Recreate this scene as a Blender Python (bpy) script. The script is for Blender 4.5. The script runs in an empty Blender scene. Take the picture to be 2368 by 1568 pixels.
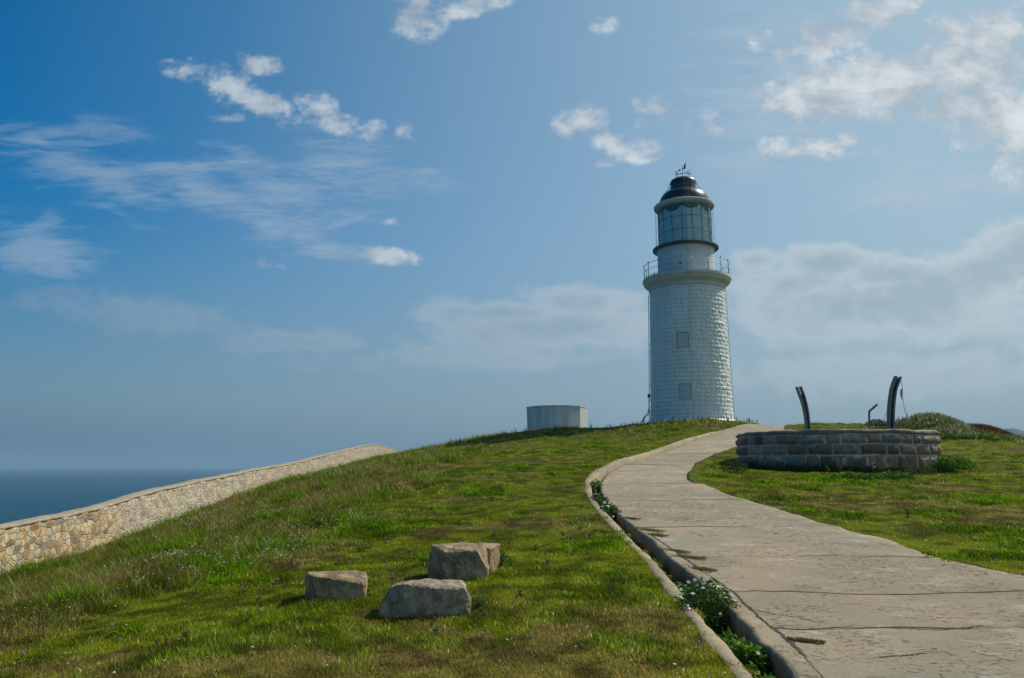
import bpy, bmesh, math, random
import numpy as np
from mathutils import Vector, noise as mnoise
R = math.radians
scene = bpy.context.scene
COL = scene.collection
random.seed(5); rng = np.random.default_rng(5)

# ------------------------------------------------------------------ camera
F, CU, CV, W0 = 1790.0, 1184.0, 784.0, 2368.0
PITCH = R(9.25); EYE = 1.6
cam = bpy.data.cameras.new('camera'); camo = bpy.data.objects.new('camera', cam); COL.objects.link(camo)
camo.location = (0, 0, EYE); camo.rotation_euler = (R(90)+PITCH, 0, 0)
cam.sensor_width = 36; cam.lens = 36*F/W0; cam.clip_start = .1; cam.clip_end = 60000
scene.camera = camo
scene.render.resolution_x = 1024; scene.render.resolution_y = 678

# ------------------------------------------------------------------ sun, exposure
SUN_AZ, SUN_EL = R(63), R(46)
sd = Vector((math.sin(SUN_AZ)*math.cos(SUN_EL), math.cos(SUN_AZ)*math.cos(SUN_EL), math.sin(SUN_EL)))
sl = bpy.data.lights.new('sun', 'SUN'); sl.energy = 4.4; sl.angle = R(.55); sl.color = (1, .93, .80)
so = bpy.data.objects.new('sun', sl); COL.objects.link(so)
so.rotation_euler = (-sd).to_track_quat('-Z', 'Y').to_euler()
scene.view_settings.view_transform = 'Standard'; scene.view_settings.look = 'None'
scene.view_settings.exposure = 0.05; scene.view_settings.gamma = 1

# ------------------------------------------------------------------ world: physical sky with clouds
def cp(u, v):            # photograph direction -> (x/y, z/y) of the world direction
    b = (CV-v)/F; c, s = math.cos(PITCH), math.sin(PITCH)
    return ((u-CU)/F)/(c-b*s), (s+b*c)/(c-b*s)
world = bpy.data.worlds.new('World'); scene.world = world; world.use_nodes = True
wt = world.node_tree; wt.nodes.clear(); WN, WL = wt.nodes, wt.links
def wn(t, **k):
    n = WN.new(t)
    for a, b in k.items(): setattr(n, a, b)
    return n
def plug(sock, val):
    if isinstance(val, bpy.types.NodeSocket): WL.new(val, sock)
    else: sock.default_value = val
def wm(op, a, b=0.0, c=None, clamp=False):
    n = wn('ShaderNodeMath', operation=op, use_clamp=clamp)
    plug(n.inputs[0], a); plug(n.inputs[1], b)
    if c is not None: plug(n.inputs[2], c)
    return n.outputs[0]
def wmap(x, a, b, c=0.0, d=1.0, smooth=True):
    n = wn('ShaderNodeMapRange', interpolation_type='SMOOTHSTEP' if smooth else 'LINEAR')
    plug(n.inputs[0], x)
    for i, q in enumerate((a, b, c, d)): n.inputs[i+1].default_value = q
    return n.outputs[0]
def wmix(f, a, b):
    n = wn('ShaderNodeMix', data_type='RGBA'); plug(n.inputs[0], f); plug(n.inputs[6], a); plug(n.inputs[7], b)
    return n.outputs[2]
sky = wn('ShaderNodeTexSky', sky_type='NISHITA'); sky.sun_disc = False
sky.sun_elevation = SUN_EL; sky.sun_rotation = SUN_AZ
sky.air_density = 1.0; sky.dust_density = 1.0; sky.ozone_density = 2.2; sky.altitude = 50
tc = wn('ShaderNodeTexCoord'); sep = wn('ShaderNodeSeparateXYZ'); WL.new(tc.outputs['Generated'], sep.inputs[0])
yy = wm('MAXIMUM', sep.outputs[1], .08)
gx = wm('DIVIDE', sep.outputs[0], yy); gz = wm('DIVIDE', sep.outputs[2], yy)
cmb = wn('ShaderNodeCombineXYZ'); WL.new(gx, cmb.inputs[0]); WL.new(gz, cmb.inputs[1])
flat = cmb.outputs[0]
def wnoise(scale, detail, rough, dist=0.0, rot=0.0, stretch=(1, 1, 1), off=(0, 0, 0)):
    mp = wn('ShaderNodeMapping'); WL.new(flat, mp.inputs[0])
    mp.inputs['Rotation'].default_value = (0, 0, rot); mp.inputs['Scale'].default_value = stretch
    mp.inputs['Location'].default_value = off
    n = wn('ShaderNodeTexNoise'); WL.new(mp.outputs[0], n.inputs['Vector'])
    n.inputs['Scale'].default_value = scale; n.inputs['Detail'].default_value = detail
    n.inputs['Roughness'].default_value = rough; n.inputs['Distortion'].default_value = dist
    return n.outputs['Fac']
def blob(u, v, ru, rv, deg=0.0, s=1.0):
    x, z = cp(u, v); x1, _ = cp(u+ru, v); _, z1 = cp(u, v-rv)
    mp = wn('ShaderNodeMapping', vector_type='TEXTURE'); WL.new(flat, mp.inputs[0])
    mp.inputs['Location'].default_value = (x, z, 0); mp.inputs['Rotation'].default_value = (0, 0, R(deg))
    mp.inputs['Scale'].default_value = (x1-x, z1-z, 1)
    l = wn('ShaderNodeVectorMath', operation='LENGTH'); WL.new(mp.outputs[0], l.inputs[0])
    return wmap(l.outputs['Value'], 1.0, .0, 0.0, s, smooth=False)
def gather(lst):
    r = None
    for b in lst:
        q = blob(*b); r = q if r is None else wm('MAXIMUM', r, q)
    return r
puffs = [(2120,170,330,110,18,1.2),(2330,60,120,90,10,1.1),(2330,350,90,90,0,.9),(2000,190,240,90,12,1.25),(2200,240,240,110,10,1.25),(1960,70,200,60,24,1.0),(1640,300,60,40,0,.7),(1520,255,70,40,0,.8),(1310,300,60,50,0,.8),(435,158,85,38,-8,.9),(530,195,95,62,-32,1.05),(620,248,100,46,-25,1.05),(590,146,90,36,-8,1.0),(728,242,66,42,-15,.95),
         (785,292,95,36,-5,.95),(860,302,55,34,0,.85),(940,310,42,36,0,.7),(520,274,70,22,0,.7),(805,494,55,20,-10,.72),(903,512,32,16,0,.75),
         (870,588,130,30,-8,.95),(640,612,90,24,0,.62),(960,30,95,85,-10,1.2),(1100,5,120,42,12,1.05),(1395,58,52,30,0,.7),(1175,120,30,20,0,.6),
         (1350,285,75,58,0,1.0),(1400,322,60,36,0,.95),(1560,280,125,52,12,1.0),(1490,345,115,42,8,.95),(1395,380,60,20,0,.65),
         (1880,90,130,75,30,1.05),(2010,40,190,62,20,1.05),(1765,95,50,34,20,.65),(1905,225,190,90,8,1.25),(2100,190,260,130,22,1.3),(2280,130,260,190,25,1.35),
         (2330,270,220,120,10,1.25),(1880,345,230,42,2,1.0),(1975,320,70,50,0,.9),(2250,45,60,34,20,.8),(1500,240,60,40,10,.6)]
pm = gather(puffs)
n1 = wnoise(9.0, 10, .62, .15, 0.1, (1, 1.5, 1)); n2 = wnoise(34.0, 6, .6, .3)
n3 = wnoise(85.0, 5, .6, .2)
n0 = wnoise(4.5, 4, .6, .4, 0, (1, 1.4, 1), (9, 4, 0))
e = wm('MULTIPLY_ADD', wm('SUBTRACT', n1, .5), 3.0, pm); e = wm('MULTIPLY_ADD', wm('SUBTRACT', n0, .5), 1.0, e); e = wm('MULTIPLY_ADD', wm('SUBTRACT', n2, .5), 1.7, e); e = wm('MULTIPLY_ADD', wm('SUBTRACT', n3, .5), .7, e)
cum = wm('MULTIPLY', wmap(e, .12, 1.05), wmap(pm, .0, .30))
# low banks of cloud near the horizon, soft below and lumpy on top
banks = [(1900,610,200,70,0,1.25),(1750,600,130,60,0,1.1),(2050,640,260,80,4,1.2),(1050,720,150,60,0,1.0),(1300,690,200,60,0,1.0),(1330,760,560,80,3,1.1),(1170,720,250,50,0,1.1),(1380,700,180,55,0,1.0),(2080,700,560,160,6,1.3),(2300,620,320,130,16,1.3),(1850,650,300,90,8,1.1),
         (700,790,420,50,0,.8),(1050,830,700,80,0,.7),(300,720,480,90,-8,.75),(2100,860,700,120,0,.75)]
bm_ = gather(banks)
nb = wnoise(7.0, 9, .6, .2, 0, (1, 2.2, 1), (3, 1, 0))
eb = wm('MULTIPLY_ADD', wm('SUBTRACT', nb, .5), 1.5, bm_); eb = wm('MULTIPLY_ADD', wm('SUBTRACT', n2, .5), .6, eb); eb = wm('MULTIPLY_ADD', wm('SUBTRACT', n1, .5), .8, eb)
bank = wm('MULTIPLY', wm('MULTIPLY', wmap(eb, .2, .66), wmap(gx, -.35, .25, .62, 1.0)), wmap(bm_, .0, .3))
# cirrus
cir = [(620,430,380,150,-15,.9),(820,380,200,90,0,.75),(220,400,420,120,-20,.95),(480,440,520,110,-24,1.0),(620,520,330,60,-20,1.0),(80,560,240,110,-10,1.0),(750,390,260,130,-10,.75),(1010,410,120,60,0,.6),(90,330,180,50,-20,.8),(1750,200,400,300,20,.55),(2200,450,400,120,0,.6)]
cm_ = gather(cir)
nc = wnoise(5.0, 10, .62, .7, R(22), (1.0, 4.6, 1), (7, 2, 0)); nc2 = wnoise(2.2, 6, .55, .4, 0, (1, 1.6, 1), (1, 5, 0))
nc3 = wnoise(14.0, 10, .65, 1.0, R(24), (1.0, 5.5, 1), (2, 2, 0))
ec = wm('MULTIPLY_ADD', wm('SUBTRACT', nc, .5), 2.6, cm_); ec = wm('MULTIPLY_ADD', wm('SUBTRACT', nc2, .5), 1.2, ec); ec = wm('MULTIPLY_ADD', wm('SUBTRACT', nc3, .5), 1.1, ec)
cirrus = wm('MULTIPLY', wmap(ec, .15, 1.15), wmap(cm_, .0, .4))
# colours (radiance before the background strength)
hs = wn('ShaderNodeHueSaturation'); WL.new(sky.outputs[0], hs.inputs['Color'])
hs.inputs['Value'].default_value = 1.0
el = wm('ARCTAN2', sep.outputs[2], wm('POWER', wm('ADD', wm('MULTIPLY', sep.outputs[0], sep.outputs[0]), wm('MULTIPLY', sep.outputs[1], sep.outputs[1])), .5))
side = wmap(gx, -.75, .55, 0, 1, False)
WL.new(wmap(gx, -.7, .3, 1.75, 1.10, False), hs.inputs['Saturation'])
hazecol = wmix(side, (1.0, 2.05, 3.05, 1), (3.0, 4.0, 4.55, 1))
hz = wmap(el, R(19), R(-1), 0, .93)
base = wmix(wm('MULTIPLY', side, .85), hs.outputs[0], wmix(side, (1.5, 3.6, 5.3, 1), (4.0, 5.55, 6.55, 1)))
base = wmix(1.0, base, base)
base = wmix(.10, base, (.0, 1.6, 2.6, 1))
base = wmix(hz, base, hazecol)
base = wmix(wmap(el, R(5), R(-.5), 0, .8), base, wmix(side, (.70, 1.55, 2.6, 1), (2.6, 3.6, 4.25, 1)))
cloudw = wmix(side, (2.9, 4.0, 5.2, 1), (4.9, 5.6, 6.2, 1))
front = wmap(sep.outputs[1], .06, .2)
c1 = wmix(wm('MULTIPLY', wm('MULTIPLY', cirrus, .56), front), base, cloudw)
lowc = wmix(wmap(eb, .5, 1.15), wmix(side, (2.2, 3.0, 4.0, 1), (5.6, 6.3, 6.7, 1)), wmix(side, (1.9, 2.8, 3.7, 1), (3.6, 4.5, 5.1, 1)))
c2 = wmix(wm('MULTIPLY', wm('MULTIPLY', bank, wmap(el, R(3), R(12), .22, .72)), front), c1, lowc)
shade = wmap(n1, .35, .72)
puffc = wmix(shade, wmix(side, (2.6, 3.5, 4.5, 1), (3.7, 4.3, 4.9, 1)), wmix(side, (4.8, 5.5, 6.2, 1), (7.6, 8.0, 8.2, 1)))
c3 = wmix(wm('MULTIPLY', wm('MULTIPLY', cum, .88), front), c2, puffc)
bg = wn('ShaderNodeBackground'); WL.new(c3, bg.inputs[0]); bg.inputs[1].default_value = .1
wo = wn('ShaderNodeOutputWorld'); WL.new(bg.outputs[0], wo.inputs[0])
world.cycles.sampling_method = 'MANUAL'; world.cycles.sample_map_resolution = 512

# ------------------------------------------------------------------ helpers
def tag(o, label=None, cat=None, group=None, kind=None):
    if label: o['label'] = label
    if cat: o['category'] = cat
    if group: o['group'] = group
    if kind: o['kind'] = kind
    return o
def empty(name, loc, rz=0):
    o = bpy.data.objects.new(name, None); COL.objects.link(o); o.location = loc; o.rotation_euler = (0, 0, rz)
    o.empty_display_size = .2; return o
def fast_mesh(name, V, polys, mat, parent=None, smooth=False, color=None):
    """V (n,3); polys (m,k) index array (k = 3 or 4)"""
    V = np.asarray(V, np.float32); P = np.asarray(polys, np.int32); k = P.shape[1]
    me = bpy.data.meshes.new(name)
    me.vertices.add(len(V)); me.vertices.foreach_set('co', V.ravel())
    me.loops.add(P.size); me.loops.foreach_set('vertex_index', P.ravel())
    me.polygons.add(len(P)); me.polygons.foreach_set('loop_start', np.arange(0, P.size, k, dtype=np.int32))
    if smooth: me.polygons.foreach_set('use_smooth', np.ones(len(P), bool))
    if color is not None:
        a = me.color_attributes.new('tone', 'FLOAT_COLOR', 'POINT')
        c = np.ones((len(V), 4), np.float32); c[:, :color.shape[1]] = color
        a.data.foreach_set('color', c.ravel())
    me.update(calc_edges=True); me.validate()
    me.materials.append(mat)
    o = bpy.data.objects.new(name, me); COL.objects.link(o)
    if parent: o.parent = parent
    return o
def grid_faces(nr, nc, wrap=False):
    i = np.arange(nr-1)[:, None]; j = np.arange(nc if wrap else nc-1)[None, :]; j2 = (j+1) % nc
    return np.stack([i*nc+j+0*i, i*nc+j2+0*i, (i+1)*nc+j2, (i+1)*nc+j], -1).reshape(-1, 4)
class MB:
    def __init__(s): s.v = []; s.f = []
    def add(s, vs, fs):
        n = len(s.v); s.v += [tuple(p) for p in vs]; s.f += [tuple(n+i for i in q) for q in fs]; return s
    def box(s, x0, x1, y0, y1, z0, z1, rz=0, c=(0, 0)):
        vs = []
        for z in (z0, z1):
            for x, y in ((x0, y0), (x1, y0), (x1, y1), (x0, y1)):
                a = math.cos(rz); b = math.sin(rz); vs.append((c[0]+x*a-y*b, c[1]+x*b+y*a, z))
        return s.add(vs, [(3, 2, 1, 0), (4, 5, 6, 7), (0, 1, 5, 4), (1, 2, 6, 5), (2, 3, 7, 6), (3, 0, 4, 7)])
    def tube(s, pts, r, n=8, caps=True):
        pts = [Vector(p) for p in pts]; rs = r if isinstance(r, (list, tuple)) else [r]*len(pts)
        vs = []; up = None
        for i, p in enumerate(pts):
            t = (pts[min(i+1, len(pts)-1)]-pts[max(i-1, 0)]).normalized()
            if up is None: up = Vector((0, 0, 1)) if abs(t.z) < .9 else Vector((1, 0, 0))
            a = t.cross(up).normalized(); b = a.cross(t).normalized(); up = b
            for k in range(n):
                q = 2*math.pi*k/n; vs.append(p+a*(rs[i]*math.cos(q))+b*(rs[i]*math.sin(q)))
        fs = [(i*n+k, i*n+(k+1) % n, (i+1)*n+(k+1) % n, (i+1)*n+k) for i in range(len(pts)-1) for k in range(n)]
        if caps: fs += [tuple(range(n))[::-1], tuple((len(pts)-1)*n+k for k in range(n))]
        return s.add(vs, fs)
    def lathe(s, prof, n=96, closed=False, c=(0, 0), a0=0.0):
        vs = []
        for r, z in prof:
            for k in range(n):
                q = a0+2*math.pi*k/n; vs.append((c[0]+r*math.cos(q), c[1]+r*math.sin(q), z))
        m = len(prof); fs = []
        for i in range(m if closed else m-1):
            i2 = (i+1) % m
            fs += [(i*n+k, i*n+(k+1) % n, i2*n+(k+1) % n, i2*n+k) for k in range(n)]
        return s.add(vs, fs)
    def build(s, name, mat, parent=None, smooth=False, angle=None):
        me = bpy.data.meshes.new(name); me.from_pydata(s.v, [], s.f); me.materials.append(mat)
        bm = bmesh.new(); bm.from_mesh(me); bmesh.ops.recalc_face_normals(bm, faces=bm.faces); bm.to_mesh(me); bm.free()
        if smooth:
            for p in me.polygons: p.use_smooth = True
            if angle: me.set_sharp_from_angle(angle=R(angle))
        o = bpy.data.objects.new(name, me); COL.objects.link(o)
        if parent: o.parent = parent
        return o
# value noise
_P = rng.random((512, 512))
def vnoise(x, y, s=1.0, seed=0):
    x = np.asarray(x, float)*s+seed*37.7+1000; y = np.asarray(y, float)*s+seed*91.3+1000
    xi = np.floor(x).astype(int); yi = np.floor(y).astype(int); fx = x-xi; fy = y-yi
    fx = fx*fx*(3-2*fx); fy = fy*fy*(3-2*fy)
    g = lambda a, b: _P[a % 512, b % 512]
    return (g(xi, yi)*(1-fx)+g(xi+1, yi)*fx)*(1-fy)+(g(xi, yi+1)*(1-fx)+g(xi+1, yi+1)*fx)*fy
def fbm(x, y, s=1.0, o=4, seed=0, gain=.5):
    t = 0; a = 1; w = 0
    for k in range(o): t = t+a*vnoise(x, y, s*2**k, seed+k*3); w += a; a *= gain
    return t/w
def sstep(a, b, x):
    t = np.clip((x-a)/(b-a), 0, 1); return t*t*(3-2*t)

# ------------------------------------------------------------------ materials
def mat(name, col, col2=None, scale=3.0, rough=.8, bump=0.0, bscale=20.0, detail=6, metal=0.0, stretch=None, spec=.3, contrast=(.35, .65)):
    m = bpy.data.materials.new(name); m.use_nodes = True; nt = m.node_tree; p = nt.nodes['Principled BSDF']
    p.inputs['Base Color'].default_value = (*col, 1); p.inputs['Roughness'].default_value = rough
    p.inputs['Metallic'].default_value = metal; p.inputs['Specular IOR Level'].default_value = spec
    tcn = nt.nodes.new('ShaderNodeTexCoord'); mp = nt.nodes.new('ShaderNodeMapping'); nt.links.new(tcn.outputs['Object'], mp.inputs[0])
    if stretch: mp.inputs['Scale'].default_value = stretch
    if col2:
        n = nt.nodes.new('ShaderNodeTexNoise'); nt.links.new(mp.outputs[0], n.inputs['Vector'])
        n.inputs['Scale'].default_value = scale; n.inputs['Detail'].default_value = detail; n.inputs['Roughness'].default_value = .65
        r = nt.nodes.new('ShaderNodeMapRange'); nt.links.new(n.outputs['Fac'], r.inputs[0]); r.inputs[1].default_value = contrast[0]; r.inputs[2].default_value = contrast[1]
        x = nt.nodes.new('ShaderNodeMix'); x.data_type = 'RGBA'; nt.links.new(r.outputs[0], x.inputs[0])
        x.inputs[6].default_value = (*col, 1); x.inputs[7].default_value = (*col2, 1); nt.links.new(x.outputs[2], p.inputs['Base Color'])
    if bump:
        b = nt.nodes.new('ShaderNodeTexNoise'); nt.links.new(mp.outputs[0], b.inputs['Vector']); b.inputs['Scale'].default_value = bscale; b.inputs['Detail'].default_value = 8
        bp = nt.nodes.new('ShaderNodeBump'); bp.inputs['Strength'].default_value = bump; bp.inputs['Distance'].default_value = .02
        nt.links.new(b.outputs['Fac'], bp.inputs['Height']); nt.links.new(bp.outputs[0], p.inputs['Normal'])
    return m
def foliage_mat(name, trans=.35, rough=.6):
    m = bpy.data.materials.new(name); m.use_nodes = True; nt = m.node_tree; nt.nodes.clear()
    at = nt.nodes.new('ShaderNodeAttribute'); at.attribute_name = 'tone'
    p = nt.nodes.new('ShaderNodeBsdfPrincipled'); p.inputs['Roughness'].default_value = rough; p.inputs['Specular IOR Level'].default_value = .05
    nt.links.new(at.outputs['Color'], p.inputs['Base Color'])
    t = nt.nodes.new('ShaderNodeBsdfTranslucent'); hs_ = nt.nodes.new('ShaderNodeHueSaturation'); hs_.inputs['Value'].default_value = 1.5; hs_.inputs['Hue'].default_value = .49
    nt.links.new(at.outputs['Color'], hs_.inputs['Color']); nt.links.new(hs_.outputs[0], t.inputs['Color'])
    mx = nt.nodes.new('ShaderNodeMixShader'); mx.inputs[0].default_value = trans
    nt.links.new(p.outputs[0], mx.inputs[1]); nt.links.new(t.outputs[0], mx.inputs[2])
    o = nt.nodes.new('ShaderNodeOutputMaterial'); nt.links.new(mx.outputs[0], o.inputs[0]); return m
def attr_mat(name, rough=.9, bump=.5, bscale=30.0, vary=.35, vscale=8.0, stretch=None):
    m = bpy.data.materials.new(name); m.use_nodes = True; nt = m.node_tree; p = nt.nodes['Principled BSDF']
    p.inputs['Roughness'].default_value = rough; p.inputs['Specular IOR Level'].default_value = .06
    at = nt.nodes.new('ShaderNodeAttribute'); at.attribute_name = 'tone'
    tcn = nt.nodes.new('ShaderNodeTexCoord'); mp = nt.nodes.new('ShaderNodeMapping'); nt.links.new(tcn.outputs['Object'], mp.inputs[0])
    if stretch: mp.inputs['Scale'].default_value = stretch
    n = nt.nodes.new('ShaderNodeTexNoise'); n.inputs['Scale'].default_value = vscale; n.inputs['Detail'].default_value = 8; n.inputs['Roughness'].default_value = .7
    nt.links.new(mp.outputs[0], n.inputs['Vector'])
    r = nt.nodes.new('ShaderNodeMapRange'); nt.links.new(n.outputs['Fac'], r.inputs[0]); r.inputs[1].default_value = .3; r.inputs[2].default_value = .7
    r.inputs[3].default_value = 1-vary; r.inputs[4].default_value = 1+vary
    x = nt.nodes.new('ShaderNodeVectorMath'); x.operation = 'SCALE'; nt.links.new(at.outputs['Color'], x.inputs[0]); nt.links.new(r.outputs[0], x.inputs['Scale'])
    nt.links.new(x.outputs[0], p.inputs['Base Color'])
    b = nt.nodes.new('ShaderNodeTexNoise'); b.inputs['Scale'].default_value = bscale; b.inputs['Detail'].default_value = 8; nt.links.new(mp.outputs[0], b.inputs['Vector'])
    bp = nt.nodes.new('ShaderNodeBump'); bp.inputs['Strength'].default_value = bump; bp.inputs['Distance'].default_value = .03
    nt.links.new(b.outputs['Fac'], bp.inputs['Height']); nt.links.new(bp.outputs[0], p.inputs['Normal']); return m
M_white = mat('painted_masonry', (.66, .69, .66), (.53, .56, .52), 1.5, .5, .35, 9, stretch=(1.4, 1.4, .28), spec=.45, contrast=(.4, .75))
M_cream = mat('weathered_cream_paint', (.54, .57, .52), (.42, .45, .38), 1.5, .55, .2, 12)
M_drum = mat('white_metal_paint', (.60, .62, .60), (.50, .52, .50), .8, .4, .08, 5)
M_black = mat('black_paint', (.012, .016, .02), (.025, .03, .034), 3, .38, .25, 4, spec=.6)
M_domeb = mat('tarnished_black_copper', (.012, .016, .022), (.035, .035, .035), 2.5, .34, .35, 5, metal=.35, spec=.6)
M_rail = mat('pale_rail_paint', (.42, .50, .50), (.25, .30, .30), 6, .5)
M_shut = mat('pale_grey_shutter', (.54, .58, .57), (.44, .48, .48), 4, .6, .2, 14, stretch=(3, 3, .3))
M_frame = mat('grey_window_frame', (.15, .17, .17), (.10, .11, .11), 6, .6)
M_dark = mat('dark_grey_metal', (.05, .06, .065), (.03, .035, .04), 6, .55)
M_curt = mat('white_curtain', (.70, .84, .86), (.58, .74, .78), 2.0, .85, .3, 6, stretch=(3, 3, .25))
M_wire = mat('grey_cable', (.12, .14, .14), None, rough=.6)
M_tank = mat('whitewashed_concrete', (.62, .66, .64), (.46, .50, .49), 2.2, .8, .4, 10, stretch=(1.6, 1.6, .16))
M_rust = mat('rusty_dark_steel', (.13, .13, .15), (.24, .21, .19), 3.0, .55, .35, 14, metal=.4, stretch=(1, 1, .25), spec=.5)
M_stem = mat('green_stem', (.05, .09, .02), (.09, .09, .03), 8, .7)
M_petal = mat('white_petal', (.75, .74, .68), None, rough=.7)
M_yel = mat('yellow_flower_centre', (.65, .42, .03), None, rough=.7)
M_pink = mat('purple_pink_flower', (.40, .16, .36), (.55, .32, .48), 40, .8)
M_brownh = mat('dry_brown_seed_head', (.14, .08, .05), (.24, .16, .11), 40, .9)
M_soil = mat('dark_damp_soil', (.035, .03, .02), (.02, .02, .012), 6, .95, .5, 14)
M_crack = mat('soil_and_shade_joint', (.035, .03, .022), (.07, .06, .04), 9, .95, .3, 30)  # flat dark colour stands for soil and for the shadow in the gap
M_leaf = foliage_mat('leafy_plant', .35); M_grass = foliage_mat('grass_blades', .38)
M_ground = attr_mat('turf_soil', .95, .8, 12, .4, 2.5)
g = bpy.data.materials.new('lantern_glass'); g.use_nodes = True; nt = g.node_tree; nt.nodes.clear()
tr = nt.nodes.new('ShaderNodeBsdfTransparent'); tr.inputs[0].default_value = (.88, 1.0, 1.0, 1); gl = nt.nodes.new('ShaderNodeBsdfGlossy'); gl.inputs['Roughness'].default_value = .03
fr = nt.nodes.new('ShaderNodeFresnel'); fr.inputs[0].default_value = 1.55; mx = nt.nodes.new('ShaderNodeMixShader')
nt.links.new(fr.outputs[0], mx.inputs[0]); nt.links.new(tr.outputs[0], mx.inputs[1]); nt.links.new(gl.outputs[0], mx.inputs[2])
oo = nt.nodes.new('ShaderNodeOutputMaterial'); nt.links.new(mx.outputs[0], oo.inputs[0]); M_glass = g

# ------------------------------------------------------------------ terrain function
cP, sP = math.cos(PITCH), math.sin(PITCH)
def ray(u, v):
    a = (u-CU)/F; b = (CV-v)/F; return a, cP-b*sP, sP+b*cP
def px(u, v, Y):
    a, dy, dz = ray(u, v); t = Y/dy; return Vector((a*t, Y, EYE+dz*t))
WX = -11.2                                          # the boundary wall runs straight along this x
def wallY(u): return -WX/((CU-u)/F)                 # first guess, refined below
def onwall(u, v):
    a, dy, dz = ray(u, v); t = WX/a; return Vector((WX, dy*t, EYE+dz*t))
WTOP = [(0,1216),(100,1199),(200,1181),(300,1150),(375,1130),(480,1107),(583,1087),(700,1066),(780,1045),(833,1032),(865,1027),(900,1035),(930,1044),(958,1053)]
WBOT = [(0,1341),(100,1312),(200,1280),(300,1243),(375,1214),(480,1172),(583,1133),(700,1106),(780,1084),(833,1068),(865,1064)]
ctl = []
for u, v in WBOT: ctl.append(tuple(onwall(u, v)))
for u, v in ((910, 1072), (958, 1085)): ctl.append(tuple(onwall(u, v)))
for x, y, z in ((0,0,0),(0,5,0),(4,7,0.0),(2,10,.10),(5,10,.1),(9,10,.12),(4,15,.46),(10,15,.46),(16,15,.5),(5,20,.92),(18,20,.95),(28,22,1.1),
                (24,30,1.95),(30,38,2.45),(-6,6,-.3),(-11,8,-1.25),(-11,2,-1.4),(-3,9.5,-.06),(-5,14,.05),(0,14,.3),(14,5,.05),(25,8,.1),
                (-4,20,.6),(-6,30,1.25),(-5,40,2.05),(2,30,1.9),(8,40,2.85),(0,40,2.55),(14,50,3.8),(12,-20,0),(-12,-20,-1),(30,-20,0),(14,62,4.75),(14,72,4.4),(30,60,2.7),(45,45,2.6),(45,20,1.2),(3,66,3.7),(-5,75,2.4)):
    ctl.append((x, y, z))
for u, v, Y in ((1600,975,55.5),(1660,974,56),(1705,977,57),(1750,987,57),(1490,981,59),(1440,985,60),(1360,991,61),(1280,995,61),(1217,999,60.5),(1180,1003,58.5),(1120,1015,55),(1050,1032,54),(985,1048,54),
                (1706,1074,28.8),(1935,1091,25),(2170,1070,28.8),(1820,990,55),(1900,986,52),(2000,985,50),(2075,988,47),(2368,1031,45),(2270,1031,46),(1300,1007,54),(1200,1019,52.5),(1430,996,55)):
    ctl.append(tuple(px(u, v, Y)))
ctl = np.array(ctl); n = len(ctl)
def tk(r2): return np.where(r2 > 0, .5*r2*np.log(np.maximum(r2, 1e-12)), 0)
A = np.zeros((n+3, n+3)); d2 = ((ctl[:, None, :2]-ctl[None, :, :2])**2).sum(-1)
A[:n, :n] = tk(d2)+np.eye(n)*1.5; A[:n, n] = 1; A[:n, n+1:] = ctl[:, :2]; A[n, :n] = 1; A[n+1:, :n] = ctl[:, :2].T
SOL = np.linalg.solve(A, np.concatenate([ctl[:, 2], [0, 0, 0]]))
def H0(x, y):
    x = np.asarray(x, float); y = np.asarray(y, float); s = SOL[n]+SOL[n+1]*x+SOL[n+2]*y
    for i in range(n): s = s+SOL[i]*tk((x-ctl[i, 0])**2+(y-ctl[i, 1])**2)
    return s
def hit(u, v, tmin=4, tmax=70):
    a, dy, dz = ray(u, v); t = np.linspace(tmin, tmax, 700); z = EYE+dz*t-H0(a*t, dy*t)
    k = np.where(z < 0)[0]
    if len(k) == 0:
        i = int(np.argmin(z)); return (a*t[i], dy*t[i])
    i = k[0]
    if i == 0: return (a*t[0], dy*t[0])
    f = z[i-1]/(z[i-1]-z[i]); tt = t[i-1]+(t[i]-t[i-1])*f; return (a*tt, dy*tt)
def line(pts):
    q = [hit(u, v) for u, v in pts]; out = [q[0]]
    for p in q[1:]:
        if p[1] > out[-1][1]+.05: out.append(p)
    return out
OUT = line([(1702,1568),(1667,1523),(1629,1485),(1608,1446),(1576,1407),(1548,1379),(1513,1330),(1498,1306),(1472,1276),(1446,1256),(1418,1225),(1385,1188),(1368,1165),(1353,1137),(1353,1116),(1370,1097),(1397,1082),(1428,1067),(1488,1052),(1520,1041),(1555,1029),(1590,1017),(1638,1002)])
INN = line([(1741,1568),(1695,1509),(1646,1457),(1597,1397),(1562,1355),(1534,1320),(1502,1284),(1471,1260),(1439,1225),(1407,1190),(1385,1168),(1370,1147),(1366,1123),(1381,1106),(1404,1088),(1434,1071),(1490,1056),(1522,1045),(1557,1033),(1592,1020),(1641,1004)])
LIP = line([(1836,1568),(1801,1523),(1766,1488),(1724,1442),(1685,1404),(1640,1365),(1594,1327),(1548,1291),(1506,1249),(1457,1214),(1429,1190),(1411,1168),(1392,1145),(1388,1123),(1396,1108),(1410,1091),(1440,1073),(1494,1057),(1526,1046),(1561,1034),(1596,1021),(1643,1004),(1692,993)])
RGT = line([(2368,1335),(2288,1319),(2223,1304),(2140,1283),(2104,1267),(2051,1248),(1986,1234),(1947,1221),(1897,1210),(1849,1194),(1799,1178),(1739,1163),(1674,1142),(1639,1126),(1613,1109),(1608,1093),(1618,1086),(1625,1070),(1667,1049),(1701,1038),(1745,1018),(1790,1001),(1822,993)])
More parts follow.
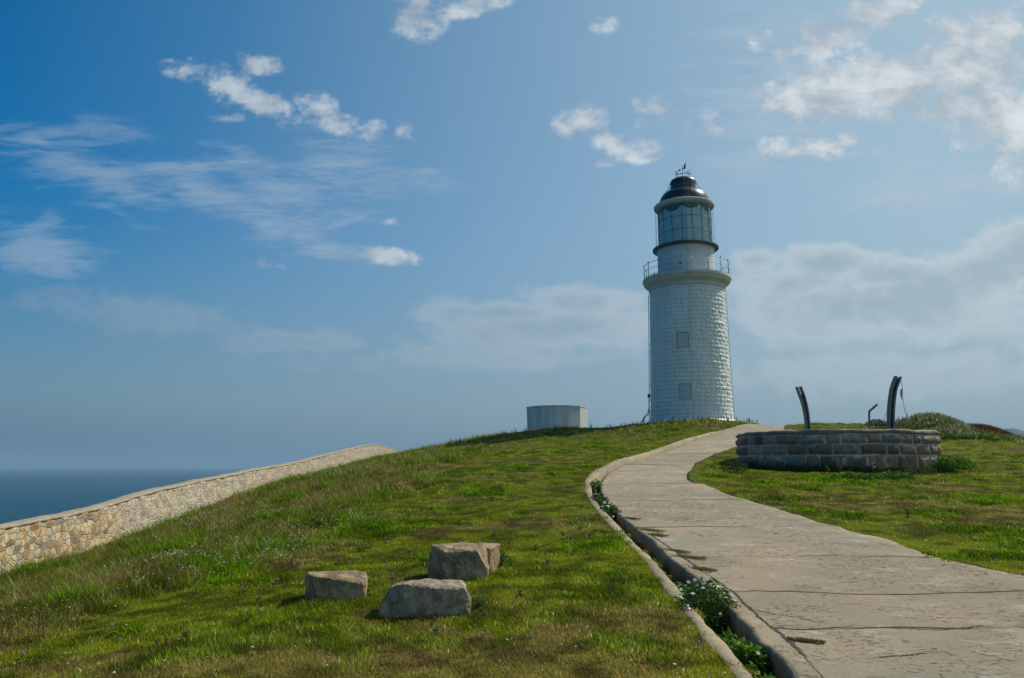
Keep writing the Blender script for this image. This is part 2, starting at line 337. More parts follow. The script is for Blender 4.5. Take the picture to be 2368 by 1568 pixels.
def ext(L, y0=1.5, y1=64, dx1=.35):
    (xa, ya), (xb, yb) = L[0], L[2]; s = (xb-xa)/(yb-ya); L = [(xa-s*(ya-y0), y0)]+L
    xe, ye = L[-1]; L.append((xe+(y1-ye)*dx1, y1)); return np.array(L)
def tail(L, pts):
    L = [p for p in L if p[1] < pts[0][2]-1.5]
    return L+[(px(u, v, Y).x, Y) for u, v, Y in pts]
OUT = tail(OUT, [(1725,990,53.5),(1762,988,57)]); INN = tail(INN, [(1727,990,53.5),(1764,988,57)]); LIP = tail(LIP, [(1729,990,53.5),(1767,988,57)]); RGT = tail(RGT, [(1822,992,53.5),(1838,989,57)])
OUT, INN, LIP, RGT = ext(OUT), ext(INN), ext(LIP), ext(RGT)
def at(L, y): return np.interp(y, L[:, 1], L[:, 0])
RC = px(1938, 1040, 28.8); RCX, RCY, RR = RC.x-.14, 28.8, 3.45      # stone ring
RTOP = px(1935, 991, 25).z
print('ring', RCX, RTOP, 'bend', INN[:, 1].max(), LIP[:3], RGT[:3])
TX, TY = px(1597, 900, 62).x, 62.0                       # lighthouse axis
TKX, TKY = px(1288, 960, 65).x, 65.0
def Hterr(x, y):
    x = np.asarray(x, float); y = np.asarray(y, float)
    h = H0(x, y)
    # small relief, none on the path
    xl, xr = at(OUT, y), at(RGT, y)
    off = np.maximum(xl-x, x-xr); off = np.where((y < 64), off, 5)
    h = h+(fbm(x, y, .45, 3, 2)-.5)*.16*sstep(0, 2.0, off)+(fbm(x, y, 2.6, 4, 9)-.5)*.085*sstep(0, .6, off)
    h = h+.07*sstep(20, 23, y)*(1-sstep(36, 50, y))*sstep(2.2, .1, np.abs(xl-x-.1))*(x < xl+.1)
    # dip in front of the ring
    d = np.hypot(x-RCX, y-RCY); h = h-.12*np.exp(-((d-RR-.5)/.5)**2)*(y < RCY+1)
    # grassy mound and dark bank at the right
    mx_, my = px(2150, 957, 40).x, 40.0
    dx = x-mx_-.1; h = h+1.02*np.exp(-np.where(dx > 0, (dx/1.75)**2, (dx/1.9)**2)-((y-my)/2.2)**2)
    mx2 = px(2285, 985, 43).x; dx = x-mx2
    h = h+.78*np.exp(-np.where(dx > 0, (np.abs(dx)/1.25)**2.2, (dx/1.8)**2)-((y-43.5)/1.8)**2)
    # fall to the sea
    h = h-.75*np.maximum(0, -12.2-x)
    yb = 76+18*sstep(-5, -9, x); h = h-.6*np.maximum(0, y-yb)
    h = h-.5*np.maximum(0, x-60)-.5*np.maximum(0, -45-y)
    return np.maximum(h, -64)

# ------------------------------------------------------------------ plant cover: height (m) and colour at a place
def clump_px(u, v, r): x, y = hit(u, v); return (x, y, r)
CLUMPS = [clump_px(*c) for c in ((1325,1383,.30),(1300,1378,.25),(1370,1368,.25),(1285,1433,.22),(1260,1430,.25),(1330,1428,.2),(1385,1262,.45),(1350,1270,.4),(1400,1250,.4),(1420,1330,.2),
          (870,1240,.4),(660,1275,.5),(1100,1140,.8),(850,1070,1.2),(880,1065,1.2),(820,1075,1.0),(760,1100,1.0),(1140,1100,.6),(400,1210,.7),(160,1390,.35),(1080,1045,1.2),(1230,1020,1.2),
          (1200,1080,.7),(1290,1100,.6),(1010,1120,.8),(2270,1160,.7),(2310,1155,.6),(2200,1220,.35),(2330,1250,.4),(1960,1190,.5),(1860,1180,.4),(1990,1110,.35),(2060,1105,.35),(1920,1108,.3),(2190,1080,.4),(2195,1065,.4),(1100,1390,.12),(850,1355,.1),
          (1335,1210,.3),(300,1460,.25),(500,1350,.4),(2120,1120,.4),(1750,1130,.4))]
def cover(x, y):
    a = fbm(x, y, .35, 4, 11); b = fbm(x, y, 1.3, 4, 21); c = fbm(x, y, .12, 3, 31)
    lush = sstep(.52, .68, b*.6+a*.4)
    for cx, cy, r in CLUMPS: lush = np.maximum(lush, 1.25*np.exp(-((x-cx)**2+((y-cy)/1.15)**2)/r**2*(1+.8*(vnoise(x, y, 6, 5)-.5))))
    dry = sstep(.50, .66, fbm(x, y, .55, 4, 41))*.75
    # worn dry turf around the stones in front
    fx, fy = -.6, 7.5; dry = np.maximum(dry, 1.25*np.exp(-((x-fx)/2.1)**2-((y-fy)/1.4)**2)*sstep(.34, .52, fbm(x, y, 2.6, 5, 43)))
    dry = np.where(lush > .6, dry*.3, dry)
    calm = np.exp(-((x+.8)/2.6)**2-((y-8.8)/2.6)**2); lush = lush*(1-.75*calm)
    # rough meadow towards the wall on the left and along the crest
    xl = at(OUT, np.clip(y, 2, 60))
    rough = sstep(.30, .62, sstep(-1.0, -7.5, x-0.10*(y-12))*.95+(a-.5)*.9)
    rough = np.maximum(rough, .85*sstep(46, 54, y+6*(b-.5))*sstep(26, 18, x)*sstep(.4, .6, a+.1))
    rough = np.maximum(rough, sstep(-4, 0, x-xl+3.5)*0)
    # mound
    md = np.exp(-((x-22.3)/3.2)**2-((y-40)/3.2)**2); rough = np.maximum(rough, sstep(.1, .4, md))
    hgt = .016+.018*a+.045*np.clip(lush, 0, 1.2)+.12*rough*(.35+b)
    return lush, dry, rough, hgt
C_DRY = np.array((.245, .150, .070)); C_MID = np.array((.150, .182, .004)); C_LUSH = np.array((.090, .175, .004)); C_RGH = np.array((.115, .130, .018)); C_STRAW = np.array((.46, .37, .19))
def covcol(x, y, lush, dry, rough, r1, r2):
    n_ = fbm(x, y, .9, 3, 51)[:, None]
    c = C_MID*(.75+.5*n_)
    c = c*(1-rough[:, None]*.75)+C_RGH*(rough[:, None]*.75)
    L = np.clip(lush, 0, 1)[:, None]; c = c*(1-L)+C_LUSH*L
    D = np.clip(dry*(.15+1.0*r2), 0, 1)[:, None]; c = c*(1-D)+C_DRY*D
    st = ((r2 > .94-.045*rough) & (lush < .7))[:, None]; c = np.where(st, C_STRAW*(.5+.5*r1[:, None]), c)
    lump = .58+.9*sstep(.25, .75, fbm(x, y, 3.2, 4, 53))
    return c*(.45+1.1*r1[:, None])*lump[:, None]
def in_path(x, y, pad=0.0):
    return (y < 60) & (x > at(OUT, y)-pad) & (x < at(RGT, y)+pad)

# ------------------------------------------------------------------ GROUND
ang = np.concatenate([np.linspace(-180, -46, 40)[:-1], np.linspace(-46, -40, 20)[:-1], np.linspace(-40, 40, 600), np.linspace(40, 46, 20)[1:], np.linspace(46, 180, 40)[1:-1]])
rad = np.concatenate([[.6], np.geomspace(1.2, 5, 25)[:-1], np.geomspace(5, 32, 360)[:-1], np.geomspace(32, 95, 170)[:-1], np.geomspace(95, 240, 30)])
AA, RD = np.meshgrid(np.radians(ang), rad); gxv = (RD*np.sin(AA)).ravel(); gyv = (RD*np.cos(AA)).ravel()
gz_ = Hterr(gxv, gyv)
mid = (at(OUT, gyv)*.35+at(INN, gyv)*.65)
carve = (gyv < 62) & (gyv > 1.6) & (gxv > mid) & (gxv < at(RGT, gyv)-.28)
gz_ = np.where(carve, gz_-.55, gz_)
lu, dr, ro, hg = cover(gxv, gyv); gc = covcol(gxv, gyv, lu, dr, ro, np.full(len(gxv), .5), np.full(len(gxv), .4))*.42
bankm = np.exp(-((gxv-px(2290, 990, 43).x)/1.9)**2-((gyv-43)/2.6)**2)[:, None]; gc = gc*(1-np.clip(bankm*1.6, 0, 1))+np.array((.075, .045, .028))*np.clip(bankm*1.6, 0, 1)
soil = (gz_ < -3)[:, None]; gc = np.where(soil, np.array((.10, .085, .06)), gc)
faces = grid_faces(len(rad), len(ang), wrap=True)
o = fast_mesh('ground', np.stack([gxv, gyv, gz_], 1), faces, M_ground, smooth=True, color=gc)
tag(o, kind='structure')

# ------------------------------------------------------------------ SEA
SEA = -60.0
m = bpy.data.materials.new('sea_water'); m.use_nodes = True; nt = m.node_tree; p = nt.nodes['Principled BSDF']
p.inputs['Base Color'].default_value = (.004, .060, .085, 1); p.inputs['Roughness'].default_value = .45; p.inputs['IOR'].default_value = 1.33; p.inputs['Specular IOR Level'].default_value = .12
tcn = nt.nodes.new('ShaderNodeTexCoord'); mp = nt.nodes.new('ShaderNodeMapping'); nt.links.new(tcn.outputs['Object'], mp.inputs[0]); mp.inputs['Scale'].default_value = (1, 2.2, 1); mp.inputs['Rotation'].default_value = (0, 0, R(20))
n1_ = nt.nodes.new('ShaderNodeTexNoise'); nt.links.new(mp.outputs[0], n1_.inputs['Vector']); n1_.inputs['Scale'].default_value = .09; n1_.inputs['Detail'].default_value = 10; n1_.inputs['Roughness'].default_value = .72
bp = nt.nodes.new('ShaderNodeBump'); bp.inputs['Strength'].default_value = .9; bp.inputs['Distance'].default_value = 2.2; nt.links.new(n1_.outputs['Fac'], bp.inputs['Height']); nt.links.new(bp.outputs[0], p.inputs['Normal'])
n2_ = nt.nodes.new('ShaderNodeTexNoise'); nt.links.new(mp.outputs[0], n2_.inputs['Vector']); n2_.inputs['Scale'].default_value = .006; n2_.inputs['Detail'].default_value = 8
xm = nt.nodes.new('ShaderNodeMix'); xm.data_type = 'RGBA'; nt.links.new(n2_.outputs['Fac'], xm.inputs[0]); xm.inputs[6].default_value = (.001, .042, .078, 1); xm.inputs[7].default_value = (.002, .062, .102, 1)
nt.links.new(xm.outputs[2], p.inputs['Base Color'])
sr = np.concatenate([[1], np.geomspace(60, 16000, 60)]); sa = np.linspace(0, 2*math.pi, 97)[:-1]; S1, S2 = np.meshgrid(sa, sr)
o = fast_mesh('sea', np.stack([(S2*np.cos(S1)).ravel(), (S2*np.sin(S1)).ravel(), np.full(S1.size, SEA)], 1), grid_faces(len(sr), len(sa), True), m)
tag(o, kind='structure')

# distant wooded headland on the right
M_far = mat('distant_forest', (.03, .06, .035), (.06, .09, .05), .02, .9, .9, .05)
hx = np.linspace(-200, 1700, 200); hy = np.linspace(-420, 420, 60); HX, HY = np.meshgrid(hx, hy)
c0 = px(2312, 990, 2100)
prof = 176*sstep(-260, 40, HX)*(1-.25*sstep(500, 1700, HX))*np.exp(-(HY/260)**2)*(.82+.4*fbm(HX, HY, .006, 5, 71))+(fbm(HX, HY, .04, 3, 72)-.5)*14
c0x = px(2312, 990, 2100).x
prof = SEA-8+prof
o = fast_mesh('distant_hill', np.stack([(HX+c0x).ravel(), (HY+2100).ravel(), prof.ravel()], 1), grid_faces(60, 200), M_far, smooth=True); tag(o, kind='structure')

# ------------------------------------------------------------------ PATH (concrete) with drain
def cmat(name, c1, c2, c3):
    m = bpy.data.materials.new(name); m.use_nodes = True; nt = m.node_tree; p = nt.nodes['Principled BSDF']; p.inputs['Roughness'].default_value = .9; p.inputs['Specular IOR Level'].default_value = .08
    L = nt.links; N = nt.nodes
    tcn = N.new('ShaderNodeTexCoord'); mp = N.new('ShaderNodeMapping'); L.new(tcn.outputs['Object'], mp.inputs[0]); mp.inputs['Scale'].default_value = (.85, 1.05, 1); mp.inputs['Rotation'].default_value = (0, 0, R(-12))
    def nz(s, d, r=.6, vec=mp.outputs[0], dist=0.):
        q = N.new('ShaderNodeTexNoise'); L.new(vec, q.inputs['Vector']); q.inputs['Scale'].default_value = s; q.inputs['Detail'].default_value = d; q.inputs['Roughness'].default_value = r; q.inputs['Distortion'].default_value = dist; return q.outputs['Fac']
    def mr(x, a, b, c=0, d=1):
        q = N.new('ShaderNodeMapRange'); L.new(x, q.inputs[0])
        for i, w in enumerate((a, b, c, d)): q.inputs[i+1].default_value = w
        return q.outputs[0]
    def mix(f, a, b):
        q = N.new('ShaderNodeMix'); q.data_type = 'RGBA'
        for s, w in ((q.inputs[0], f), (q.inputs[6], a), (q.inputs[7], b)):
            if isinstance(w, bpy.types.NodeSocket): L.new(w, s)
            else: s.default_value = w
        return q.outputs[2]
    big = mr(nz(.8, 5, .6, dist=.8), .38, .62); x = mix(big, (*c1, 1), (*c2, 1))
    x = mix(mr(nz(1.7, 7, .72), .54, .66, 0, .85), x, (*c3, 1))
    fine = mr(nz(38, 6, .7), .3, .7, .82, 1.16)
    pit = mr(nz(14, 6, .8), .56, .62); reg = mr(nz(.9, 5, .6, dist=.6), .45, .56)
    pm_ = N.new('ShaderNodeMath'); pm_.operation = 'MULTIPLY'; L.new(pit, pm_.inputs[0]); L.new(reg, pm_.inputs[1])
    at_ = N.new('ShaderNodeAttribute'); at_.attribute_name = 'tone'
    y = N.new('ShaderNodeVectorMath'); y.operation = 'SCALE'; L.new(x, y.inputs[0]); L.new(fine, y.inputs['Scale'])
    z = N.new('ShaderNodeVectorMath'); z.operation = 'MULTIPLY'; L.new(y.outputs[0], z.inputs[0]); L.new(at_.outputs['Color'], z.inputs[1])
    w = mix(mr(pm_.outputs[0], 0, 1, 0, .8), z.outputs[0], (.10, .085, .065, 1)); L.new(w, p.inputs['Base Color'])
    hgt = N.new('ShaderNodeMath'); hgt.operation = 'MULTIPLY_ADD'; L.new(pm_.outputs[0], hgt.inputs[0]); hgt.inputs[1].default_value = -1.6; L.new(nz(30, 8, .75), hgt.inputs[2])
    bp = N.new('ShaderNodeBump'); bp.inputs['Strength'].default_value = .8; bp.inputs['Distance'].default_value = .03; L.new(hgt.outputs[0], bp.inputs['Height']); L.new(bp.outputs[0], p.inputs['Normal'])
    return m
M_conc = cmat('worn_concrete', (.385, .305, .212), (.300, .262, .190), (.47, .42, .345))
M_curb = cmat('curb_concrete', (.385, .310, .200), (.30, .250, .165), (.43, .38, .30))
def pathz(x, y): return H0(x, y)+.012-.06*sstep(21, 24, y)*(1-sstep(40, 55, y))+(fbm(x, y, .8, 3, 61)-.5)*.035
JOINTS = [hit(1750, v)[1] for v in (1458, 1374, 1288, 1219)]+[hit(1560, v)[1] for v in (1158, 1117, 1074)]+[hit(1600, v)[1] for v in (1046, 1028)]+[hit(1650, 1015)[1], hit(1700, 1002)[1]]
JOINTS = sorted(JOINTS); print('joints', JOINTS)
ys = np.concatenate([np.linspace(1.8, 28, 330), np.linspace(28.15, 63, 180)])
nc_ = 44; tt = np.linspace(0, 1, nc_)
xl = at(LIP, ys); xr = at(RGT, ys)+(fbm(ys, ys*0, 2.5, 4, 81)-.5)*.18
X = xl[:, None]*(1-tt)+xr[:, None]*tt; Yg = ys[:, None]+0*X
Z = pathz(X, Yg); jit = (vnoise(ys, ys*0, 5, 3)-.5)*.05
X[:, 0] += jit
tone = np.zeros((*X.shape, 3)); k = np.searchsorted(JOINTS, ys); pt = rng.uniform(.88, 1.1, 40); tone[:] = pt[k][:, None, None]
tone *= (1+.12*(fbm(X, Yg, .9, 4, 82)-.5))[..., None]
# sides
Xs = np.concatenate([X[:, :1], X, X[:, -1:]], 1); Ys = np.concatenate([Yg[:, :1], Yg, Yg[:, -1:]], 1); Zs = np.concatenate([Z[:, :1]-.45, Z, Z[:, -1:]-.3], 1)
tn = np.concatenate([tone[:, :1], tone, tone[:, -1:]], 1)
path = fast_mesh('path', np.stack([Xs.ravel(), Ys.ravel(), Zs.ravel()], 1), grid_faces(len(ys), nc_+2), M_conc, smooth=False, color=tn.reshape(-1, 3))
tag(path, kind='structure')
def crack(pts, w, name='joint'):
    pts = [Vector(p) for p in pts]; V = []; Fc = []
    for i, q in enumerate(pts):
        t = (pts[min(i+1, len(pts)-1)]-pts[max(i-1, 0)]); t.z = 0; t.normalize(); nn = Vector((-t.y, t.x, 0))
        ww = w*(.35+1.7*float(fbm(q.x, q.y, 1.6, 3, 77))**1.5+.5*random.random())*.5*(0.25 if float(fbm(q.x, q.y, .9, 2, 78)) > .56 else 1)
        for s in (1, -1):
            r = q+nn*(ww*s); V.append((r.x, r.y, float(pathz(r.x, r.y))+.005))
    for i in range(len(pts)-1): Fc.append((2*i, 2*i+1, 2*i+3, 2*i+2))
    mb = MB(); mb.add(V, Fc); return mb.build(name, M_crack, path)
for jy in JOINTS:
    a, b = float(at(LIP, jy))+.02, float(at(RGT, jy))-.05; N_ = int((b-a)/.06)+2
    if jy > 60: continue
    crack([(a+(b-a)*i/N_, jy+(fbm(a+(b-a)*i/N_, jy, .7, 4, 7)-.5)*.42+(vnoise(a+(b-a)*i/N_, jy, 9, 8)-.5)*.05, 0) for i in range(N_+1)], .026 if jy < 20 else .045)
lp = [hit(u, v) for u, v in ((1950,1620),(1900,1568),(1868,1530),(1843,1499),(1800,1462),(1765,1437),(1735,1410),(1699,1376),(1662,1348),(1625,1323),(1590,1297),(1560,1275),(1530,1255),(1500,1235))]
pp = []
for (xa, ya), (xb, yb) in zip(lp[:-1], lp[1:]):
    for i in range(14): f_ = i/14; pp.append((xa+(xb-xa)*f_+random.uniform(-.012, .012), ya+(yb-ya)*f_, 0))
crack(pp, .03)
for pts in (((1745,1412),(1800,1424),(1850,1430),(1890,1440)), ((2050,1455),(2180,1462),(2270,1452),(2368,1458)), ((1760,1103),(1740,1108),(1700,1100),(1650,1104)), ((1575,1197),(1620,1206),(1700,1201)), ((1900,1530),(2050,1522),(2150,1515))):
    q = [hit(*w) for w in pts]; pp = []
    for (xa, ya), (xb, yb) in zip(q[:-1], q[1:]):
        for i in range(16): f_ = i/16; pp.append((xa+(xb-xa)*f_, ya+(yb-ya)*f_+random.uniform(-.02, .02), 0))
    crack(pp, .014, 'crack')

# curb along the grass side (left of drain), with irregular edges
dr_ = empty('drain_channel', (float(at(INN, 10)), 10, 0)); tag(dr_, 'narrow open concrete drain with low curb running beside the path', 'drain')
L0 = np.array(dr_.location)
yc = np.concatenate([np.linspace(1.8, 28, 420), np.linspace(28.1, 58, 200)])
xo = at(OUT, yc)-.01; xi = at(INN, yc)+(fbm(yc, yc*0, 2.5, 4, 91)-.5)*.05
xi = np.maximum(xi, xo+.10)
rise = .012+.07*sstep(20, 23, yc)*(1-sstep(38, 52, yc))
zt = H0(xi, yc)+rise+(fbm(yc, yc*0, 3, 3, 93)-.5)*.03
cols = [(xo-.02, zt-.35), (xo, zt-.02), (xo+.02, zt), ((xo+xi)/2, zt+.006), (xi-.02, zt), (xi, zt-.02), (xi+.02, zt-.5)]
V = np.stack([np.stack([c[0], yc, c[1]], -1) for c in cols], 1).reshape(-1, 3)-L0
sg = rng.uniform(.9, 1.1, 200); tn = np.repeat(sg[(yc/1.2).astype(int)], len(cols))[:, None]*np.ones((1, 3))
fast_mesh('curb', V, grid_faces(len(yc), len(cols)), M_curb, dr_, color=tn)
# lip on path side and its wall
xa = at(LIP, yc)+jit[np.searchsorted(ys, yc).clip(0, len(ys)-1)]
xw = np.maximum(xa, xi+.03)
hh = H0(xa, yc)
cols = [(xi-.03, hh-.36), ((xi+xw)/2, hh-.34+(fbm(yc, yc*0, 2, 3, 5)-.5)*.08), (xw+.02, hh-.34)]
V = np.stack([np.stack([c[0], yc, c[1]], -1) for c in cols], 1).reshape(-1, 3)-L0
fast_mesh('channel_floor', V, grid_faces(len(yc), len(cols)), M_soil, dr_)
near = yc < 25
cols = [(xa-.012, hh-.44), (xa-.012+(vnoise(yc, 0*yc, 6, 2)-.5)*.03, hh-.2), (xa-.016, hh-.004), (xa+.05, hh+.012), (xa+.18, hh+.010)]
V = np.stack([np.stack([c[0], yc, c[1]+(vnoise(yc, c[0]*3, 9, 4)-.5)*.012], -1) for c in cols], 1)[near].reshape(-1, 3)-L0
wall_shade_tone = (sg[(yc[near]/1.2).astype(int)][:, None]*np.array((.32, .36, .75, 1, 1))[None, :]).reshape(-1, 1)*np.ones((1, 3))  # wall face darkened in its tone for the shaded side as well as moss
fast_mesh('channel_wall', V, grid_faces(int(near.sum()), len(cols)), M_curb, dr_, color=wall_shade_tone)

# ------------------------------------------------------------------ RUBBLE WALL on the left
m = bpy.data.materials.new('rubble_masonry'); m.use_nodes = True; nt = m.node_tree; N = nt.nodes; L = nt.links; p = N['Principled BSDF']; p.inputs['Roughness'].default_value = .9; p.inputs['Specular IOR Level'].default_value = .2
geo = N.new('ShaderNodeNewGeometry'); sp = N.new('ShaderNodeSeparateXYZ'); L.new(geo.outputs['Position'], sp.inputs[0])
cb = N.new('ShaderNodeCombineXYZ'); L.new(sp.outputs[1], cb.inputs[0]); L.new(sp.outputs[2], cb.inputs[1])
nzw = N.new('ShaderNodeTexNoise'); L.new(cb.outputs[0], nzw.inputs['Vector']); nzw.inputs['Scale'].default_value = 5; nzw.inputs['Detail'].default_value = 4
vs_ = N.new('ShaderNodeVectorMath'); vs_.operation = 'MULTIPLY_ADD'; L.new(nzw.outputs['Color'], vs_.inputs[0]); vs_.inputs[1].default_value = (.11, .11, 0); L.new(cb.outputs[0], vs_.inputs[2])
sc = N.new('ShaderNodeVectorMath'); sc.operation = 'MULTIPLY'; L.new(vs_.outputs[0], sc.inputs[0]); sc.inputs[1].default_value = (1.0, 1.25, 1)
def voro(feat, s):
    q = N.new('ShaderNodeTexVoronoi'); q.feature = feat; q.voronoi_dimensions = '2D'; q.inputs['Scale'].default_value = s; q.inputs['Randomness'].default_value = .85; L.new(sc.outputs[0], q.inputs['Vector']); return q
ve = voro('DISTANCE_TO_EDGE', 4.9); vc = voro('F1', 4.9)
def mr(x, a, b, c=0, d=1, sm=True):
    q = N.new('ShaderNodeMapRange'); q.interpolation_type = 'SMOOTHSTEP' if sm else 'LINEAR'; L.new(x, q.inputs[0])
    for i, w in enumerate((a, b, c, d)):
        if isinstance(w, bpy.types.NodeSocket): L.new(w, q.inputs[i+1])
        else: q.inputs[i+1].default_value = w
    return q.outputs[0]
def mixc(f, a, b):
    q = N.new('ShaderNodeMix'); q.data_type = 'RGBA'
    for s, w in ((q.inputs[0], f), (q.inputs[6], a), (q.inputs[7], b)):
        if isinstance(w, bpy.types.NodeSocket): L.new(w, s)
        else: s.default_value = w
    return q.outputs[2]
bw = N.new('ShaderNodeSeparateColor'); L.new(vc.outputs['Color'], bw.inputs[0])
cr = N.new('ShaderNodeValToRGB'); L.new(bw.outputs[0], cr.inputs[0]); e0 = cr.color_ramp; e0.interpolation = 'CONSTANT'
while len(e0.elements) < 7: e0.elements.new(.5)
for el_, (q, c) in zip(e0.elements, ((0, (.50, .34, .16)), (.17, (.42, .32, .20)), (.34, (.58, .43, .24)), (.5, (.30, .18, .085)), (.64, (.40, .36, .28)), (.8, (.55, .46, .31)), (.92, (.24, .21, .17)))):
    el_.position = q; el_.color = (*c, 1)
stn = N.new('ShaderNodeTexNoise'); L.new(cb.outputs[0], stn.inputs['Vector']); stn.inputs['Scale'].default_value = 14; stn.inputs['Detail'].default_value = 8; stn.inputs['Roughness'].default_value = .7
stone = mixc(mr(stn.outputs['Fac'], .35, .7, 0, .5), cr.outputs[0], (.30, .22, .13, 1))
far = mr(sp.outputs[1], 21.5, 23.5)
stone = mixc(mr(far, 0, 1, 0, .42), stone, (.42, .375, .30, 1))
pn = N.new('ShaderNodeTexNoise'); L.new(cb.outputs[0], pn.inputs['Vector']); pn.inputs['Scale'].default_value = 1.3; pn.inputs['Detail'].default_value = 6; pn.inputs['Roughness'].default_value = .7
edge = N.new('ShaderNodeMath'); edge.operation = 'MULTIPLY_ADD'; L.new(pn.outputs['Fac'], edge.inputs[0]); edge.inputs[1].default_value = .0
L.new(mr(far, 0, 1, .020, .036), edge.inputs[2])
pn2 = mr(pn.outputs['Fac'], .45, .65, 0, .085)
e2 = N.new('ShaderNodeMath'); e2.operation = 'MULTIPLY_ADD'; L.new(pn2, e2.inputs[0]); L.new(far, e2.inputs[1]); L.new(edge.outputs[0], e2.inputs[2])
mort = N.new('ShaderNodeMath'); mort.operation = 'SUBTRACT'; L.new(ve.outputs['Distance'], mort.inputs[0]); L.new(e2.outputs[0], mort.inputs[1])
mask = mr(mort.outputs[0], -.008, .022)
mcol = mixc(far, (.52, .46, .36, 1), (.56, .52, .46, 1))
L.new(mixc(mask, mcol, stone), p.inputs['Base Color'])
hb = N.new('ShaderNodeMath'); hb.operation = 'MULTIPLY_ADD'; L.new(stn.outputs['Fac'], hb.inputs[0]); hb.inputs[1].default_value = .35; L.new(mr(mort.outputs[0], -.01, .09), hb.inputs[2])
bp = N.new('ShaderNodeBump'); bp.inputs['Strength'].default_value = .9; bp.inputs['Distance'].default_value = .05; L.new(hb.outputs[0], bp.inputs['Height']); L.new(bp.outputs[0], p.inputs['Normal'])
M_rub = m
M_cop = mat('lichen_cement_coping', (.37, .31, .22), (.25, .215, .155), 4, .9, .5, 14)
tops = [onwall(u, v) for u, v in WTOP]; ty = [t.y for t in tops]; tz = [t.z for t in tops]
ty = [-2]+[tops[0].y-8]+ty+[130]; tz = [tz[0]-1.2]+[tz[0]-.55]+tz+[tz[-1]-3.5]
wy = np.concatenate([np.linspace(3, 42, 1100), np.linspace(42.1, 118, 500)]); k_ = np.ones(15)/15
zt = np.interp(np.linspace(-5, 126, 1600), ty, tz); zt = np.convolve(np.pad(zt, 7, mode='edge'), k_, mode='valid'); zt = np.interp(wy, np.linspace(-5, 126, 1600), zt)+(fbm(wy, wy*0, .5, 3, 14)-.5)*.05+(fbm(wy, wy*0, 2.5, 3, 18)-.5)*.045
bw_ = empty('stone_boundary_wall', (WX, 17, float(H0(WX, 17)))); tag(bw_, 'long tan rubble stone wall with cement coping descending the slope above the sea', 'wall')
L0 = np.array(bw_.location)
nrow = 26; fr_ = np.linspace(0, 1, nrow); zb = H0(np.full_like(wy, WX), wy)-.5
Vr = []
for s, xx in ((0, WX), (1, WX-.38)):
    Zw = zb[:, None]*(1-fr_)+(zt-.07)[:, None]*fr_
    Xw = np.full_like(Zw, xx)+(0 if s else 1)*(fbm(wy[:, None]+0*Zw, Zw, 4.5, 4, 15)-.5)*.11
    Vr.append(np.stack([Xw, wy[:, None]+0*Zw, Zw], -1))
Vw = np.concatenate([Vr[0], Vr[1][:, ::-1]], 1); fast_mesh('masonry', Vw.reshape(-1, 3)-L0, grid_faces(len(wy), 2*nrow), M_rub, bw_)
w2 = (fbm(wy, wy*0, 1.2, 4, 16)-.5)*.05
cols = [(WX-.41, zt-.08), (WX-.40, zt-.01), (WX-.36, zt), (WX-.02, zt+.0), (WX+.012+w2*.3, zt-.012), (WX+.014+w2*.3, zt-.075+w2), (WX-.03, zt-.085+w2)]
V = np.stack([np.stack([c[0]+0*wy, wy, c[1]], -1) for c in cols], 1).reshape(-1, 3)-L0
fast_mesh('coping', V, grid_faces(len(wy), len(cols)), M_cop, bw_)

